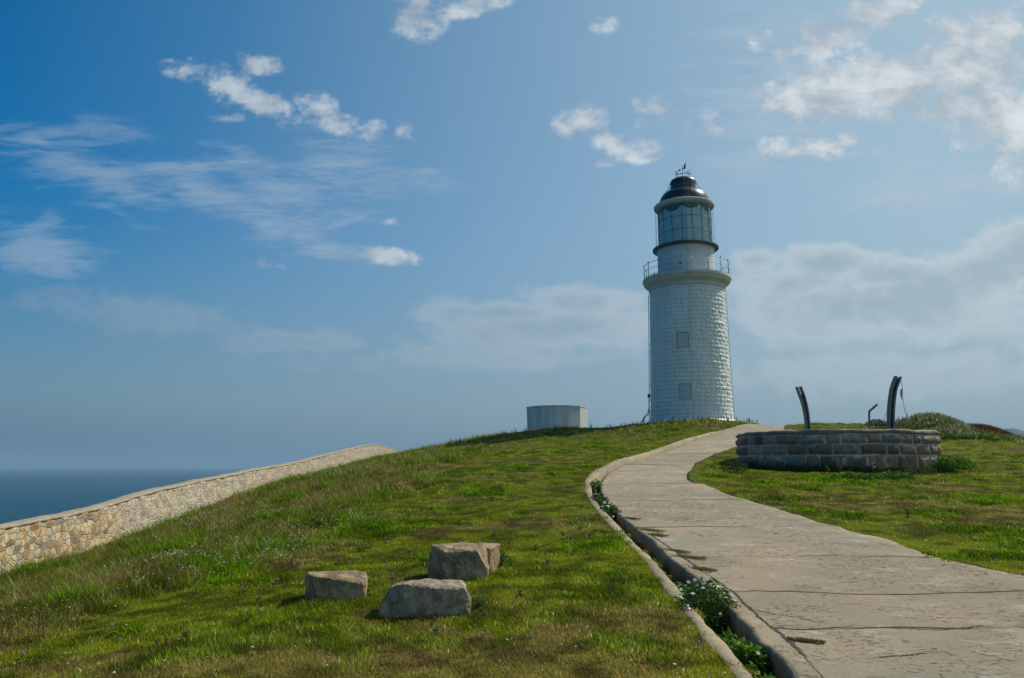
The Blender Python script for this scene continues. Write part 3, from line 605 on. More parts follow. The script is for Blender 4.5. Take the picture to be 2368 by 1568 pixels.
# ------------------------------------------------------------------ STONE RING
M_block = attr_mat('granite_blocks', .92, .6, 16, .30, 7)
ring = empty('stone_ring_wall', (RCX, RCY, 1.6)); tag(ring, 'low round wall of dark reddish granite blocks with pale mortar on the grass', 'wall')
zbase = float(H0(RCX, RCY-RR))-.35
na = 1100; th = np.linspace(0, 2*math.pi, na, endpoint=False)
chs = [(zbase, RTOP-.84), (RTOP-.84, RTOP-.48), (RTOP-.48, RTOP-.15)]
rows = []; tones = []
pal = np.array((1.32, 1.24, 1.12))*np.array([(.215, .150, .118), (.165, .122, .108), (.185, .148, .125), (.24, .180, .14), (.130, .105, .095), (.205, .182, .16), (.175, .125, .092)])
MORT = np.array((.50, .49, .45))
for ci, (za, zc) in enumerate(chs):
    cuts = [0]; rr_ = random.Random(ci+3)
    while cuts[-1] < 2*math.pi*RR: cuts.append(cuts[-1]+rr_.uniform(.42, .95))
    cuts = np.array(cuts)*(2*math.pi/cuts[-1]); k = np.searchsorted(cuts, th, side='right')-1
    s = (th-cuts[k])/(cuts[k+1]-cuts[k]); wid = (cuts[k+1]-cuts[k])*RR
    pc = rr_.choices(range(len(pal)), k=len(cuts)); pcol = pal[np.array(pc)[k]]*np.array([rr_.uniform(.75, 1.25) for _ in cuts])[k][:, None]
    pb = np.array([rr_.uniform(.0, .03) for _ in cuts])[k]
    zs = np.linspace(za, zc, 17)
    for zi, z in enumerate(zs[:-1] if ci < 2 else zs):
        t = (z-za)/(zc-za); wob = (vnoise(th*RR, z+0*th, 7, 33)-.5)*.035
        ds = np.minimum(s, 1-s)*wid+wob; dt = min(t, 1-t)*(zc-za)+(vnoise(th*RR, z*0+ci+0*th, 6, 35)-.5)*.02
        d = np.minimum(ds, dt); bul = sstep(-.005, .14, d)*(.065+pb)+(fbm(th*RR, z+0*th, 5, 4, 36)-.5)*.035*sstep(0, .05, d)
        rows.append((RR-.05+bul, np.full(na, z)+(fbm(th*RR, th*0+(zi == 0)*(ci-1)+ci*(zi > 0)+0*th, 1.1, 3, 38)-.5)*.075))
        smear = (fbm(th*RR, z+0*th, 3, 4, 39) > .63)*.7*(t > .45)
        mk = np.maximum((1-sstep(.008, .034, d+(vnoise(th*RR, z+0*th, 9, 55)-.5)*.03))*(.62+.38*(fbm(th*RR, z+0*th, 1.5, 3, 56) > .42)), smear*sstep(.2, .0, d))[:, None]
        c = pcol*(.8+.4*fbm(th*RR, z+0*th, 6, 3, 40)[:, None]); tones.append(c*(1-mk)+MORT*mk)
for dz, dr in ((.012, -.035), (.05, -.005), (.10, -.008), (.142, -.05), (.158, -.10), (.162, -.25), (.15, -.42), (.06, -.47), (-.4, -.47), (-1.0, -.47)):
    rows.append((RR+dr+(fbm(th*RR, dz*9+0*th, 2.2, 4, 37)-.5)*.12, np.full(na, RTOP-.15+dz)+(fbm(th*RR, dz*4+0*th, 2, 3, 42)-.5)*.085*(dz > 0)+(fbm(th*RR, th*0+2, 1.1, 3, 38)-.5)*.075*(dz <= .015)))
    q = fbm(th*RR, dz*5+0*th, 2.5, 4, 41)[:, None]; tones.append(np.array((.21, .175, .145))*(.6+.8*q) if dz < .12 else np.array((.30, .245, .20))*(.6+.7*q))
Rr = np.array([r[0] for r in rows]); Zr = np.array([r[1] for r in rows]); T = th[None, :]
V = np.stack([Rr*np.cos(T), Rr*np.sin(T), Zr-1.6], -1).reshape(-1, 3)
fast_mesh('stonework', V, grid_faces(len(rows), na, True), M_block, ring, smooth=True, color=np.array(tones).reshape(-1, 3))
fl = MB(); fl.lathe([(0.01, RTOP-.75-1.6), (RR-.4, RTOP-.75-1.6)], 64); o = fl.build('earth_floor', M_soil, ring)

# ------------------------------------------------------------------ curved steel beams
def ribbon(mb, pts, wpx, Y, dpt, dy=0.0):
    """sweep a bar along picture-plane points standing at distance Y; width in metres, depth in y"""
    P = [px(u, v, Y) for u, v in pts]; vs = []
    for i, q in enumerate(P):
        t = (P[min(i+1, len(P)-1)]-P[max(i-1, 0)]).normalized(); nn = Vector((t.z, 0, -t.x)); w = wpx[i] if isinstance(wpx, (list, tuple)) else wpx
        for a, b in ((-1, -1), (1, -1), (1, 1), (-1, 1)): vs.append(q+nn*(a*w/2)+Vector((0, dy+b*dpt/2, 0)))
    fs = [(i*4+k, i*4+(k+1) % 4, i*4+4+(k+1) % 4, i*4+4+k) for i in range(len(P)-1) for k in range(4)]+[(3, 2, 1, 0), tuple(4*(len(P)-1)+k for k in range(4))]
    mb.add([tuple(q) for q in vs], fs)
def smoothpts(pts, k=6):
    out = []
    for i in range(len(pts)-1):
        p0 = pts[max(i-1, 0)]; p1 = pts[i]; p2 = pts[i+1]; p3 = pts[min(i+2, len(pts)-1)]
        for j in range(k):
            t = j/k; out.append(tuple(.5*((2*b)+(-a+c)*t+(2*a-5*b+4*c-d)*t*t+(-a+3*b-3*c+d)*t**3) for a, b, c, d in zip(p0, p1, p2, p3)))
    return out+[pts[-1]]
def shift(mb, o): mb.v = [(a-o[0], b-o[1], c-o[2]) for a, b, c in mb.v]; return mb
def beam(left, right, Y, label, webtop):
    lf = smoothpts(left); rf = smoothpts(right); b0 = px((left[-1][0]+right[-1][0])/2, left[-1][1]+45, Y)
    root = empty('curved_steel_beam', b0); tag(root, label, 'steel beam')
    for pts in (lf, rf):
        pts = pts+[(pts[-1][0], pts[-1][1]+45)]
        mb = MB(); ribbon(mb, pts, .058, Y, .17); shift(mb, b0).build('flange', M_rust, root)
    wb = [((a[0]+c[0])/2, (a[1]+c[1])/2) for a, c in zip(lf, rf)]; ww = [abs(a[0]-c[0])*Y/F for a, c in zip(lf, rf)]
    i0 = int(len(wb)*webtop); mb = MB(); ribbon(mb, wb[i0:]+[(wb[-1][0], wb[-1][1]+45)], ww[i0:]+[ww[-1]], Y, .03, .045); shift(mb, b0).build('web', M_rust, root)
    return root
beam([(1842,895),(1849,914),(1857,938),(1863,968),(1864.5,994)], [(1850.5,894),(1860,920),(1867,950),(1870,975),(1871,994)], 28.6, 'slimmer curved steel beam leaning left, split into two prongs at its top, behind the ring wall', .22)
beam([(2071.5,870),(2064,889),(2059.5,908),(2055.5,943),(2054.5,989)], [(2082,872),(2075,890),(2070,907),(2066,943),(2064.5,989)], 28.2, 'taller wider curved steel beam leaning right with a thin wire at its top', .04)
Y_ = 32.0; b0 = px(2010, 990, Y_); root = empty('bent_post', b0); tag(root, 'short dark metal post bent to the right, between the two curved beams', 'post')
mb = MB(); mb.tube([px(u, v, Y_) for u, v in ((2010,1000),(2010,954))], .045, 8); shift(mb, b0).build('upright', M_rust, root)
mb = MB(); mb.tube([px(u, v, Y_) for u, v in ((2010,954),(2010.3,951),(2028.5,935.5))], [.045, .05, .045], 8); shift(mb, b0).build('bent_arm', M_rust, root)
# wire with hooks
b0 = px(2095, 985, 28.2); root = empty('hanging_wire', b0); tag(root, 'thin slack wire with a small hook and turnbuckle hanging from the taller curved beam', 'wire')
mb = MB(); mb.tube([px(u, v, 28.0) for u, v in smoothpts([(2082,874),(2087,898),(2088,925),(2093,950),(2100,971),(2108,990)])], .009, 5); shift(mb, b0).build('wire', M_wire, root)
mb = MB(); mb.tube([px(u, v, 28.0) for u, v in ((2087,898),(2084,903),(2084,914),(2085,919))], [.012, .03, .03, .015], 6); shift(mb, b0).build('turnbuckle', M_rust, root)
mb = MB(); mb.tube([px(u, v, 28.0) for u, v in ((2085,919),(2083.8,921.5),(2085.3,923),(2086.3,921))], .012, 5); shift(mb, b0).build('hook', M_rust, root)
b0 = px(2041, 975, 28.4); mb = MB(); mb.tube([px(u, v, 28.4) for u, v in ((2053,947),(2047,962),(2041,976),(2036,990))], .008, 5); o = shift(mb, b0).build('guy_wire', M_wire); o.location = b0
tag(o, 'short thin wire slanting down left from the taller curved beam', 'wire')

# ------------------------------------------------------------------ LIGHTHOUSE
TZ = 4.6; LH = empty('lighthouse', (TX, TY, TZ)); tag(LH, 'tall round white stone lighthouse with black dome on top of the grassy hill', 'lighthouse')
ndir = Vector((-TX, -TY, 0)).normalized(); rdir = Vector((-ndir.y, ndir.x, 0))
a_front = math.atan2(ndir.y, ndir.x)
def tp(deg, r, z): q = ndir*math.cos(R(deg))+rdir*math.sin(R(deg)); return Vector((q.x*r, q.y*r, z-TZ))
def loc(prof): return [(r, z-TZ) for r, z in prof]
def zv(v, Y): return px(1590, v, Y).z
zb, zt_ = zv(968, 58.8), zv(655, 59)
print('tower z', zb, zt_)
def Rt(z): t = (z-zb)/(zt_-zb); return 3.20-.20*t+.03*(1-t)**3
NC, NB, NA = 33, 45, 45*10
th = np.linspace(0, 2*math.pi, NA, endpoint=False); rows = []
wins = [(-8, zv(785, 59)), (-7, zv(905, 59))]
aoff = a_front
def degof(t): return (np.degrees(t-aoff)+180) % 360-180       # + = turning left/right sign fixed below
sgn = 1 if (Vector((math.cos(aoff+.1), math.sin(aoff+.1), 0)).dot(rdir) > 0) else -1
dg = degof(th)*sgn
for c in range(NC):
    za = zb+.0+(zt_-zb)*c/NC; zc = zb+(zt_-zb)*(c+1)/NC; rr_ = random.Random(c+100)
    ws = np.array([rr_.uniform(.7, 1.35) for _ in range(NB)]); cuts = np.concatenate([[0], np.cumsum(ws)]); cuts = cuts*2*math.pi/cuts[-1]; ofs = rr_.uniform(0, 2*math.pi)
    q = (th+ofs) % (2*math.pi); k = np.clip(np.searchsorted(cuts, q, side='right')-1, 0, NB-1); s = (q-cuts[k])/(cuts[k+1]-cuts[k]); wid = (cuts[k+1]-cuts[k])*3.1
    pb = np.array([rr_.uniform(.35, 1.25) for _ in range(NB)])[k]; tl = np.array([rr_.uniform(-1, 1) for _ in range(NB)])[k]; tl2 = np.array([rr_.uniform(-1, 1) for _ in range(NB)])[k]
    for zi in range(9):
        t = zi/9; z = za+(zc-za)*t
        ds = np.minimum(s, 1-s)*wid; dt = min(t, 1-t)*(zc-za)
        d = np.minimum(ds, dt)
        smooth_band = 1.0
        bul = sstep(0, .085, d)*(.045*pb+.016*tl*(s-.5)*2+.016*tl2*(t-.5)*2)+(fbm(q*3.1, z+0*q, 4, 4, 44)-.5)*.05*sstep(0, .06, d)
        for wa, wz in wins:
            mk = sstep(11, 9.4, np.abs(dg-wa))*(1 if abs(z-wz) < .80 else 0); bul = bul*(1-mk)+.01*mk
        bul *= (.25 if (c < 2 and False) else 1)
        rows.append((Rt(z)+bul-.02, z))
rows.append((np.full(NA, Rt(zt_)), zt_+.02))
V = np.array([np.stack([r*np.cos(th), r*np.sin(th), np.full(NA, z-TZ)], -1) for r, z in rows]).reshape(-1, 3)
fast_mesh('tower', V, grid_faces(len(rows), NA, True), M_white, LH, smooth=True)
mb = MB(); mb.lathe(loc([(3.8, zb-.9), (3.78, zb-.28), (3.70, zb-.20), (3.58, zb-.16), (3.46, zb-.02), (3.35, zb+.04), (3.1, zb+.05)]), 128); mb.build('plinth', M_drum, LH, True, 30)
for wa, wz in wins:
    hw, hh_ = .40, .56; fr_o = MB(); pn_ = MB()
    cw = tp(wa, Rt(wz)-.02, wz); nx = (tp(wa, 1, TZ)).normalized(); tx = Vector((-nx.y, nx.x, 0))*-1
    def bx(mb, a0, a1, b0, b1, d0, d1):
        vs = [cw+tx*a+nx*d+Vector((0, 0, b)) for d in (d0, d1) for a, b in ((a0, b0), (a1, b0), (a1, b1), (a0, b1))]
        mb.add([tuple(v) for v in vs], [(3, 2, 1, 0), (4, 5, 6, 7), (0, 1, 5, 4), (1, 2, 6, 5), (2, 3, 7, 6), (3, 0, 4, 7)])
    bx(fr_o, -hw-.024, -hw, -hh_-.024, hh_+.035, -.1, .058); bx(fr_o, hw, hw+.024, -hh_-.024, hh_+.035, -.1, .058)
    bx(fr_o, -hw, hw, hh_, hh_+.035, -.1, .056); bx(fr_o, -hw, hw, -hh_-.024, -hh_, -.1, .056)
    w_ = fr_o.build('window', M_frame, LH)
    for a0, a1 in ((-hw+.003, -.008), (.008, hw-.003)):
        q = MB(); bx(q, a0, a1, -hh_+.003, hh_-.003, -.1, .040); q.build('shutter', M_shut, w_)
# cornice
z1 = zv(655, 59)
mb = MB(); mb.lathe(loc([(3.0, z1-.02), (3.07, z1), (3.07, z1+.27), (3.12, z1+.29), (3.16, z1+.36), (3.30, z1+.42), (3.44, z1+.54), (3.50, z1+.68), (3.50, z1+.76), (3.56, z1+.78), (3.56, z1+.96), (3.50, z1+.98), (3.50, z1+1.02), (2.2, z1+1.04)]), 144); mb.build('cornice', M_cream, LH, True, 28)
zf = z1+1.04; print('floor', zf)
rl = MB()
# railing
railr = 3.42
rg = MB()
for zz, rr2 in ((zf+.10, .016), (zf+.60, .016), (zf+1.10, .02)): rg.tube([tp(a, railr, zz) for a in np.linspace(0, 360, 97)], rr2, 6, False)
rail = rg.build('railing', M_rail, LH, True)
for k in range(16):
    a = 6.6+22.5*k; b = tp(a, railr, zf)
    q = MB(); q.tube([b, b+Vector((0, 0, .06))], .05, 8); q.tube([b+Vector((0, 0, .06)), b+Vector((0, 0, 1.13))], .03, 8)
    q.tube([b+Vector((0, 0, h)) for h in (1.13, 1.16, 1.20, 1.24, 1.28, 1.34)], [.028, .052, .058, .03, .022, .006], 8)
    for h in (.6, 1.1): q.tube([b+Vector((0, 0, h-.03)), b+Vector((0, 0, h)), b+Vector((0, 0, h+.03))], [.03, .042, .03], 8)
    q.build('post', M_rail, rail, True)
# drum
zg = zv(580, 62); print('gallery', zg)
mb = MB(); mb.lathe(loc([(2.29, zf-.1), (2.29, zg-.12), (2.33, zg-.08), (2.33, zg)]), 128); drum = mb.build('lantern_drum', M_drum, LH, True, 30)
for a, zz, r_ in ((-11, zf+.85, .085), (-29, zf+.95, .03), (-43, zf+1.0, .03), (5, zf+.75, .03), (22, zf+.72, .03), (-22, zf+.5, .03), (38, zf+.7, .03)):
    q = MB(); q.tube([tp(a, 2.25, zz), tp(a, 2.31, zz)], r_, 12); q.build('vent_hole', M_dark, drum)
for a in (-8, 52, 112, 172, 232, 292): mb = MB(); mb.tube([tp(a, 2.297, zf), tp(a, 2.297, zg-.12)], .014, 4); mb.build('plate_seam', M_shut, drum)
mb = MB(); mb.lathe(loc([(2.3, zg-.02), (2.62, zg-.01), (2.67, zg+.03), (2.67, zg+.15), (2.63, zg+.18), (2.1, zg+.2)]), 128); mb.build('lantern_gallery', M_black, LH, True, 30)
# lantern
zc_ = zv(483, 62)-.12; z0 = zg+.2; RG = 2.15
mb = MB(); mb.lathe(loc([(RG, z0), (RG, zc_)]), 32, a0=a_front); glz = mb.build('lantern_glass', M_glass, LH, True)
angs = [(-5+23.5*i if i < 12 else 0) for i in range(16)]
angs = [-5+22.5*i for i in range(16)]
for i, a in enumerate(angs):
    q = MB(); tl = 0 if i % 2 == 0 else 2.6
    q.tube([tp(a-tl, RG+.02, zc_), tp(a, RG+.02, (z0+zc_)/2), tp(a+tl, RG+.02, z0)], .021, 6); q.build('mullion', M_dark, glz)
for f_ in (.335, .665):
    q = MB(); q.tube([tp(a, RG+.02, z0+(zc_-z0)*f_) for a in np.linspace(0, 360, 97)], .017, 6, False); q.build('glazing_bar', M_dark, glz)
# curtain with folds and scalloped top
na2 = 720; ca = np.linspace(0, 360, na2, endpoint=False); V = []
sc_ = np.abs(np.sin(np.radians((ca+5)*4)))
for f_ in np.linspace(0, 1, 14):
    ph = np.radians(ca); fold = .045*np.sin(ph*37+2*np.sin(ph*5)+f_*3*np.sin(ph*9))+.02*np.sin(ph*71)
    ztop = zc_-.12-.42*sc_**.7+.07*np.sin(ph*3)
    for i in range(na2): V.append(tuple(tp(ca[i], 2.0+1.4*fold[i]*(.35+.65*abs(f_-.45)), z0+.02+(ztop[i]-z0)*f_)))
mc_ = bpy.data.materials.new('translucent_curtain'); mc_.use_nodes = True; nt = mc_.node_tree; nt.nodes.clear()
df = nt.nodes.new('ShaderNodeBsdfDiffuse'); df.inputs[0].default_value = (.93, .98, .98, 1); tl_ = nt.nodes.new('ShaderNodeBsdfTranslucent'); tl_.inputs[0].default_value = (.80, .97, .98, 1)
mx = nt.nodes.new('ShaderNodeMixShader'); mx.inputs[0].default_value = .12; nt.links.new(df.outputs[0], mx.inputs[1]); nt.links.new(tl_.outputs[0], mx.inputs[2]); oo = nt.nodes.new('ShaderNodeOutputMaterial'); nt.links.new(mx.outputs[0], oo.inputs[0])
fast_mesh('curtain', np.array(V), grid_faces(14, na2, True), mc_, LH, smooth=True)
mb = MB(); mb.lathe(loc([(.35, z0), (.35, z0+1.2), (.6, z0+1.4), (.75, z0+2.0), (.6, z0+2.7), (.3, z0+3)]), 32); mb.build('lamp_housing', M_dark, LH, True)
mb = MB()
for i in range(14):
    a = 3+360/14*i; mb = MB(); mb.tube([tp(a, 2.38, zc_+.02), tp(a+1, 2.42, z0-.1)], .012, 5)
    for f_ in (.2, .5, .8): mb.tube([tp(a+1-f_, 2.40, z0+(zc_-z0)*f_), tp(a+1-f_, 2.18, z0+(zc_-z0)*f_)], .01, 4)
    mb.build('guard_rod', M_rail, LH)
mb = MB(); mb.lathe(loc([(1.0, zc_-.03), (2.20, zc_-.02), (2.24, zc_+.02), (2.36, zc_+.04), (2.38, zc_+.10), (2.46, zc_+.14), (2.48, zc_+.30), (2.42, zc_+.35), (2.30, zc_+.37), (1.95, zc_+.39)]), 128); mb.build('lantern_cornice', M_cream, LH, True, 30)
zd = zc_+.38; z_dt = zv(440, 61.6)
hd = z_dt-zd
mb = MB(); mb.lathe(loc([(2.03, zd-.02), (2.03, zd+.05)]+[(1.04+.98*math.cos(q)**.85, zd+.05+(hd-.05)*math.sin(q)) for q in np.linspace(0, math.pi/2-.06, 16)]+[(1.02, z_dt)]), 96); dome = mb.build('dome', M_domeb, LH, True, 35)
for a in (22, -38, 82, 142, 202, 262): 
    q = MB(); q.tube([tp(a, 1.05+.985*math.cos(w)**.85, zd+.06+(hd-.05)*math.sin(w)) for w in np.linspace(0, math.pi/2-.1, 10)], .022, 5); q.build('dome_rib', M_domeb, dome, True)
z_ct = zv(425, 62)+.02; z_top = zv(411, 62)
mb = MB(); mb.lathe(loc([(1.03, z_dt-.05), (1.03, z_ct-.03), (1.08, z_ct), (1.08, z_ct+.05)]+[(1.07*math.cos(q), z_ct+.06+(z_top-z_ct-.06)*math.sin(q)) for q in np.linspace(0.05, math.pi/2-.01, 12)]), 72); cup = mb.build('cupola', M_black, LH, True, 35)
for rr2, zz, nm in ((1.17, z_ct-.16, 0), (1.40, z_dt+.10, 1)):
    q = MB(); q.tube([tp(a, rr2, zz) for a in np.linspace(0, 360, 73)], .022, 6, False)
    for a in range(0, 360, 30): q.tube([tp(a, rr2, zz), tp(a, rr2-.16, zz-(.0 if nm == 0 else .18))], .014, 4)
    q.build('handrail', M_black, LH, True)
# weather vane
vb = z_top; va = zv(401, 62); vt = zv(374, 62)
q = MB(); q.tube([tp(0, 0, vb-.02), tp(0, 0, vb+.12), tp(0, 0, vb+.16), tp(0, 0, vb+.5), tp(0, 0, va+.1)], [.06, .06, .035, .03, .03], 8); q.tube([tp(0, 0, va+.1), tp(0, 0, va+.55), tp(0, 0, vt)], [.03, .02, .01], 6)
vane = q.build('weather_vane', M_black, LH, True)
AX = Vector((.97, .24, 0)).normalized(); AY = Vector((.62, -.78, 0)).normalized()
AY = Vector((AX.y, -AX.x, 0))
ca_ = Vector((0, 0, va-TZ))
AYs = (AY*.86+AX*.5).normalized()
def stroke(org, ex, strokes, s=.26):
    mb = MB()
    for st in strokes: mb.tube([org+ex*(a*s)+Vector((0, 0, b*s)) for a, b in st], .024, 5)
    return mb
for d, L_ in ((AX, .5), (-AX, .5), (AYs, .5), (-AYs, .5)):
    q = MB(); q.tube([ca_, ca_+d*L_], .020, 5); q.build('arm', M_black, vane)
stroke(ca_+AX*.50, AX, [((0, .55), (.25, -.5), (.5, .35), (.75, -.5), (1, .55))]).build('letter_w', M_black, vane)
stroke(ca_-AX*.50, -AX, [((0, .5), (0, -.5)), ((0, .5), (.8, .5)), ((0, 0), (.65, 0)), ((0, -.5), (.8, -.5))]).build('letter_e', M_black, vane)
stroke(ca_+AYs*.50, AYs, [((0, -.5), (0, .5), (.7, -.5), (.7, .5))], .24).build('letter_n', M_black, vane)
stroke(ca_-AYs*.50, -AYs, [((0.75, .35), (.4, .55), (0, .35), (.1, .08), (.6, -.1), (.7, -.35), (.35, -.55), (0, -.35))], .22).build('letter_s', M_black, vane)
ar = Vector((.32, -.60, 0)).normalized(); za_ = va+.42-TZ
def plate(mb, pts, nrm, t=.012):
    a = [Vector(p)+nrm*t for p in pts]; b = [Vector(p)-nrm*t for p in pts]; n_ = len(pts)
    mb.add([tuple(v) for v in a+b], [tuple(range(n_)), tuple(range(2*n_-1, n_-1, -1))]+[(i, (i+1) % n_, n_+(i+1) % n_, n_+i) for i in range(n_)])
nr = Vector((-ar.y, ar.x, 0)); up = Vector((0, 0, 1)); c_ = Vector((0, 0, za_))
q = MB(); q.tube([c_-ar*.45, c_+ar*.45], .014, 5); plate(q, [c_+ar*.12+up*-.10, c_+ar*.32+up*-.16, c_+ar*.42+up*.05, c_+ar*.40+up*.42, c_+ar*.2+up*.15], nr); plate(q, [c_-ar*.55, c_-ar*.34+up*.1, c_-ar*.34-up*.12], nr); q.build('arrow', M_black, vane)
# conductor cable down the front, pipe on the left, wire on the right, cables at the foot
q = MB(); q.tube([tp(0, .0, z_top+.05), tp(2, .6, z_top-.0), tp(3, 1.12, z_ct+.02), tp(3, 1.1, z_dt), tp(3, 1.75, zd+.75*hd), tp(3, 2.06, zd+.1)], .016, 5)
q.tube([tp(3, 2.46, zc_+.3), tp(3, 2.36, z0+.1), tp(3, 2.33, zf+.1)], .012, 5); q.build('conductor_rod', M_rail, LH)
q = MB(); q.tube([tp(3.5+1.2*math.sin(i*1.1), Rt(z)+.05, z) for i, z in enumerate(np.linspace(zt_, zb, 22))], .014, 5); q.build('conductor_cable', M_shut, LH)
q = MB(); q.tube([tp(-90, Rt(z)+.11, z) for z in np.linspace(zt_-.1, zb, 12)], .03, 6)
for z in np.linspace(zt_-.8, zb+.3, 8): q.tube([tp(-90, Rt(z), z), tp(-90, Rt(z)+.13, z)], .035, 5)
q.build('down_pipe', M_rail, LH)
q = MB(); q.tube([tp(88, Rt(z)+.06, z) for z in np.linspace(zt_, zb, 12)], .018, 5); q.build('wire', M_wire, LH)
q = MB(); zj = zv(913, 62); bx0 = tp(-90, 3.32, zj); q.box(bx0.x-.09, bx0.x+.09, bx0.y-.08, bx0.y+.08, bx0.z-.16, bx0.z+.12); q.build('junction_box', M_dark, LH)
for k, (e1, e2) in enumerate(((3.5, 3.95), (3.4, 3.85), (3.3, 3.9))):
    q = MB(); q.tube([Vector(p) for p in smoothpts([tuple(tp(-90, 3.33, zj-.1*k)), tuple(tp(-90, 3.34, zj-.9)), tuple(tp(-88, e1, zj-1.45)), tuple(tp(-86, e2-.2, zj-1.75)), tuple(tp(-86, e2, zj-2.15))])], .024, 5); q.build('foot_cable', M_wire, LH)

# ------------------------------------------------------------------ WATER TANK
tz0 = px(1288, 1000, 65).z; tz1 = px(1288, 940, 64).z; TK = empty('water_tank', (TKX, TKY, tz0)); tag(TK, 'low many-sided whitewashed concrete tank with rust spots left of the lighthouse', 'tank')
hT = tz1-tz0; ns = 14; mb = MB()
prof = [(2.50, -.9), (2.50, 0), (2.55, hT-.10), (2.58, hT-.10), (2.58, hT), (2.36, hT), (2.36, hT-.6), (.01, hT-.6)]
mb.lathe(prof, ns, a0=a_front+.10); mb.build('tank_shell', M_tank, TK)
for a in (-5, 8, 22, 38, -30):
    q = MB(); d_ = ndir*math.cos(R(a))+rdir*math.sin(R(a)); q.tube([d_*2.37, d_*2.40+Vector((0, 0, hT-.1))], .02, 4)
mb = MB(); d_ = -rdir*2.5; mb.box(d_.x-.1, d_.x+.35, d_.y-.3, d_.y+.3, hT+.002, hT+.05); mb.build('rusty_lid', M_rust, TK)
d_ = (ndir*math.cos(R(-33))+rdir*math.sin(R(-33)))*2.57; mb = MB(); mb.tube([d_+Vector((0, 0, hT-.13)), d_*1.02+Vector((0, 0, hT-.13))], .04, 6); mb.build('rusty_bracket', mat('orange_rust', (.25, .07, .03), None), TK)

# ------------------------------------------------------------------ LOW WALL at the far right and its drop
b0 = px(2262, 1026, 44.3); e_ = px(2440, 1030, 46); dv = (e_-b0); ln = dv.length; az = math.atan2(dv.y, dv.x)
zt2 = px(2300, 1019.0, 44.8).z; root = empty('low_parapet', (b0.x, b0.y, zt2-.6), az); tag(root, 'low dark green parapet with coping coloured pale as a sunlit top at the right edge of the grass', 'parapet')
mb = MB(); mb.box(-.6, ln+8, -.12, .12, -.2, .55); mb.build('parapet_face', mat('mossy_dark_render', (.035, .05, .035), (.06, .06, .04), 3, .9), root)
mb = MB(); mb.box(1.0, ln+8, -.17, .17, .552, .61); mb.build('parapet_lit_coping', M_shut, root)  # pale colour stands in for sunlight on the parapet top

# ------------------------------------------------------------------ BOULDERS
M_gran = mat('brown_granite', (.155, .115, .070), (.37, .285, .175), 5, .9, .9, 22, detail=10, spec=.06, contrast=(.38, .62))
M_gran2 = mat('grey_granite', (.160, .130, .098), (.37, .30, .22), 9, .9, .9, 26, detail=10, spec=.06, contrast=(.38, .62))
M_pinkr = mat('pinkish_granite', (.36, .25, .15), (.26, .19, .12), 5, .9, .9, 22, detail=10, spec=.06)
BOULD = []
def boulder(label, Y, front, back, depth, mtl, seed, rot=0, group=None, amp=.035):
    """front: outline of the near face in the photograph at distance Y; back: upper outline of the far side at Y+depth"""
    P = [px(u, v, Y+dy_) for u, v, dy_ in front]+[px(u, v, Y+depth+dy_) for u, v, dy_ in back]
    # bury the foot in the turf
    for q in list(P):
        g_ = float(Hterr(q.x, q.y)); P.append((q, g_))
    top = [q for q in P if isinstance(q, Vector)]; ft = [q for q in P if not isinstance(q, Vector)]; cm0 = sum(top, Vector())/len(top)
    P = top+[Vector((cm0.x+(q.x-cm0.x)*k_, cm0.y+(q.y-cm0.y)*k_, g_-.15)) for q, g_ in ft for k_ in (1.0 if q.z-g_ < .1 else .82,)]
    c = sum(P, Vector())/len(P); c.z = float(Hterr(c.x, c.y))
    bm = bmesh.new()
    for q in P: bm.verts.new(q-c)
    r = bmesh.ops.convex_hull(bm, input=bm.verts); bmesh.ops.delete(bm, geom=list({e for e in r['geom_interior']+r['geom_unused'] if isinstance(e, bmesh.types.BMVert)}), context='VERTS')
    bmesh.ops.bevel(bm, geom=bm.edges[:]+bm.verts[:], offset=.012, segments=1, affect='EDGES', profile=.5)
    bmesh.ops.triangulate(bm, faces=bm.faces)
    for _ in range(6):
        es = [e for e in bm.edges if e.calc_length() > .035]
        if not es or len(bm.verts) > 60000: break
        bmesh.ops.subdivide_edges(bm, edges=es, cuts=1, use_grid_fill=False); bmesh.ops.triangulate(bm, faces=[f for f in bm.faces if len(f.verts) > 3])
        bm.normal_update()
    for v in bm.verts:
        q = v.co*1.0+Vector((seed*7.3, 0, 0))
        cel = mnoise.voronoi(q*4.0)[0]; d = (cel[1]-cel[0])*amp*1.0-amp*.5+mnoise.fractal(q*3.2, 1.0, 2.0, 3)*amp*.35+mnoise.fractal(q*22, .8, 2.0, 3)*amp*.25
        v.co += v.normal*d
    me = bpy.data.meshes.new('boulder'); bm.to_mesh(me); bm.free(); me.materials.append(mtl)
    for f in me.polygons: f.use_smooth = True
    me.set_sharp_from_angle(angle=R(32))
    o = bpy.data.objects.new('boulder', me); COL.objects.link(o); o.location = c
    tag(o, label, 'boulder', 'boulders on the grass slope')
    xs = [q.x for q in P]; ysb = [q.y for q in P]; BOULD.append((min(xs), max(xs), min(ysb), max(ysb)))
    return o
def gy(u, v): return hit(u, v)[1]
YA = gy(740, 1400); YB = gy(960, 1428); YC = gy(1060, 1340); print('boulders', YA, YB, YC)
boulder('brown block-shaped boulder with orange broken right end, leftmost on the grass', YA+.05,
        [(704,1398,0),(705,1335,0),(712,1326,0),(728,1330,-.02),(775,1338,-.02),(812,1344,0),(838,1347,.05),(850,1340,.12),(848,1372,.12),(790,1388,0),(740,1398,-.03)], [(712,1320,0),(760,1318,.05),(848,1318,0),(850,1330,-.05),(706,1330,0)], .38, M_gran, 1)
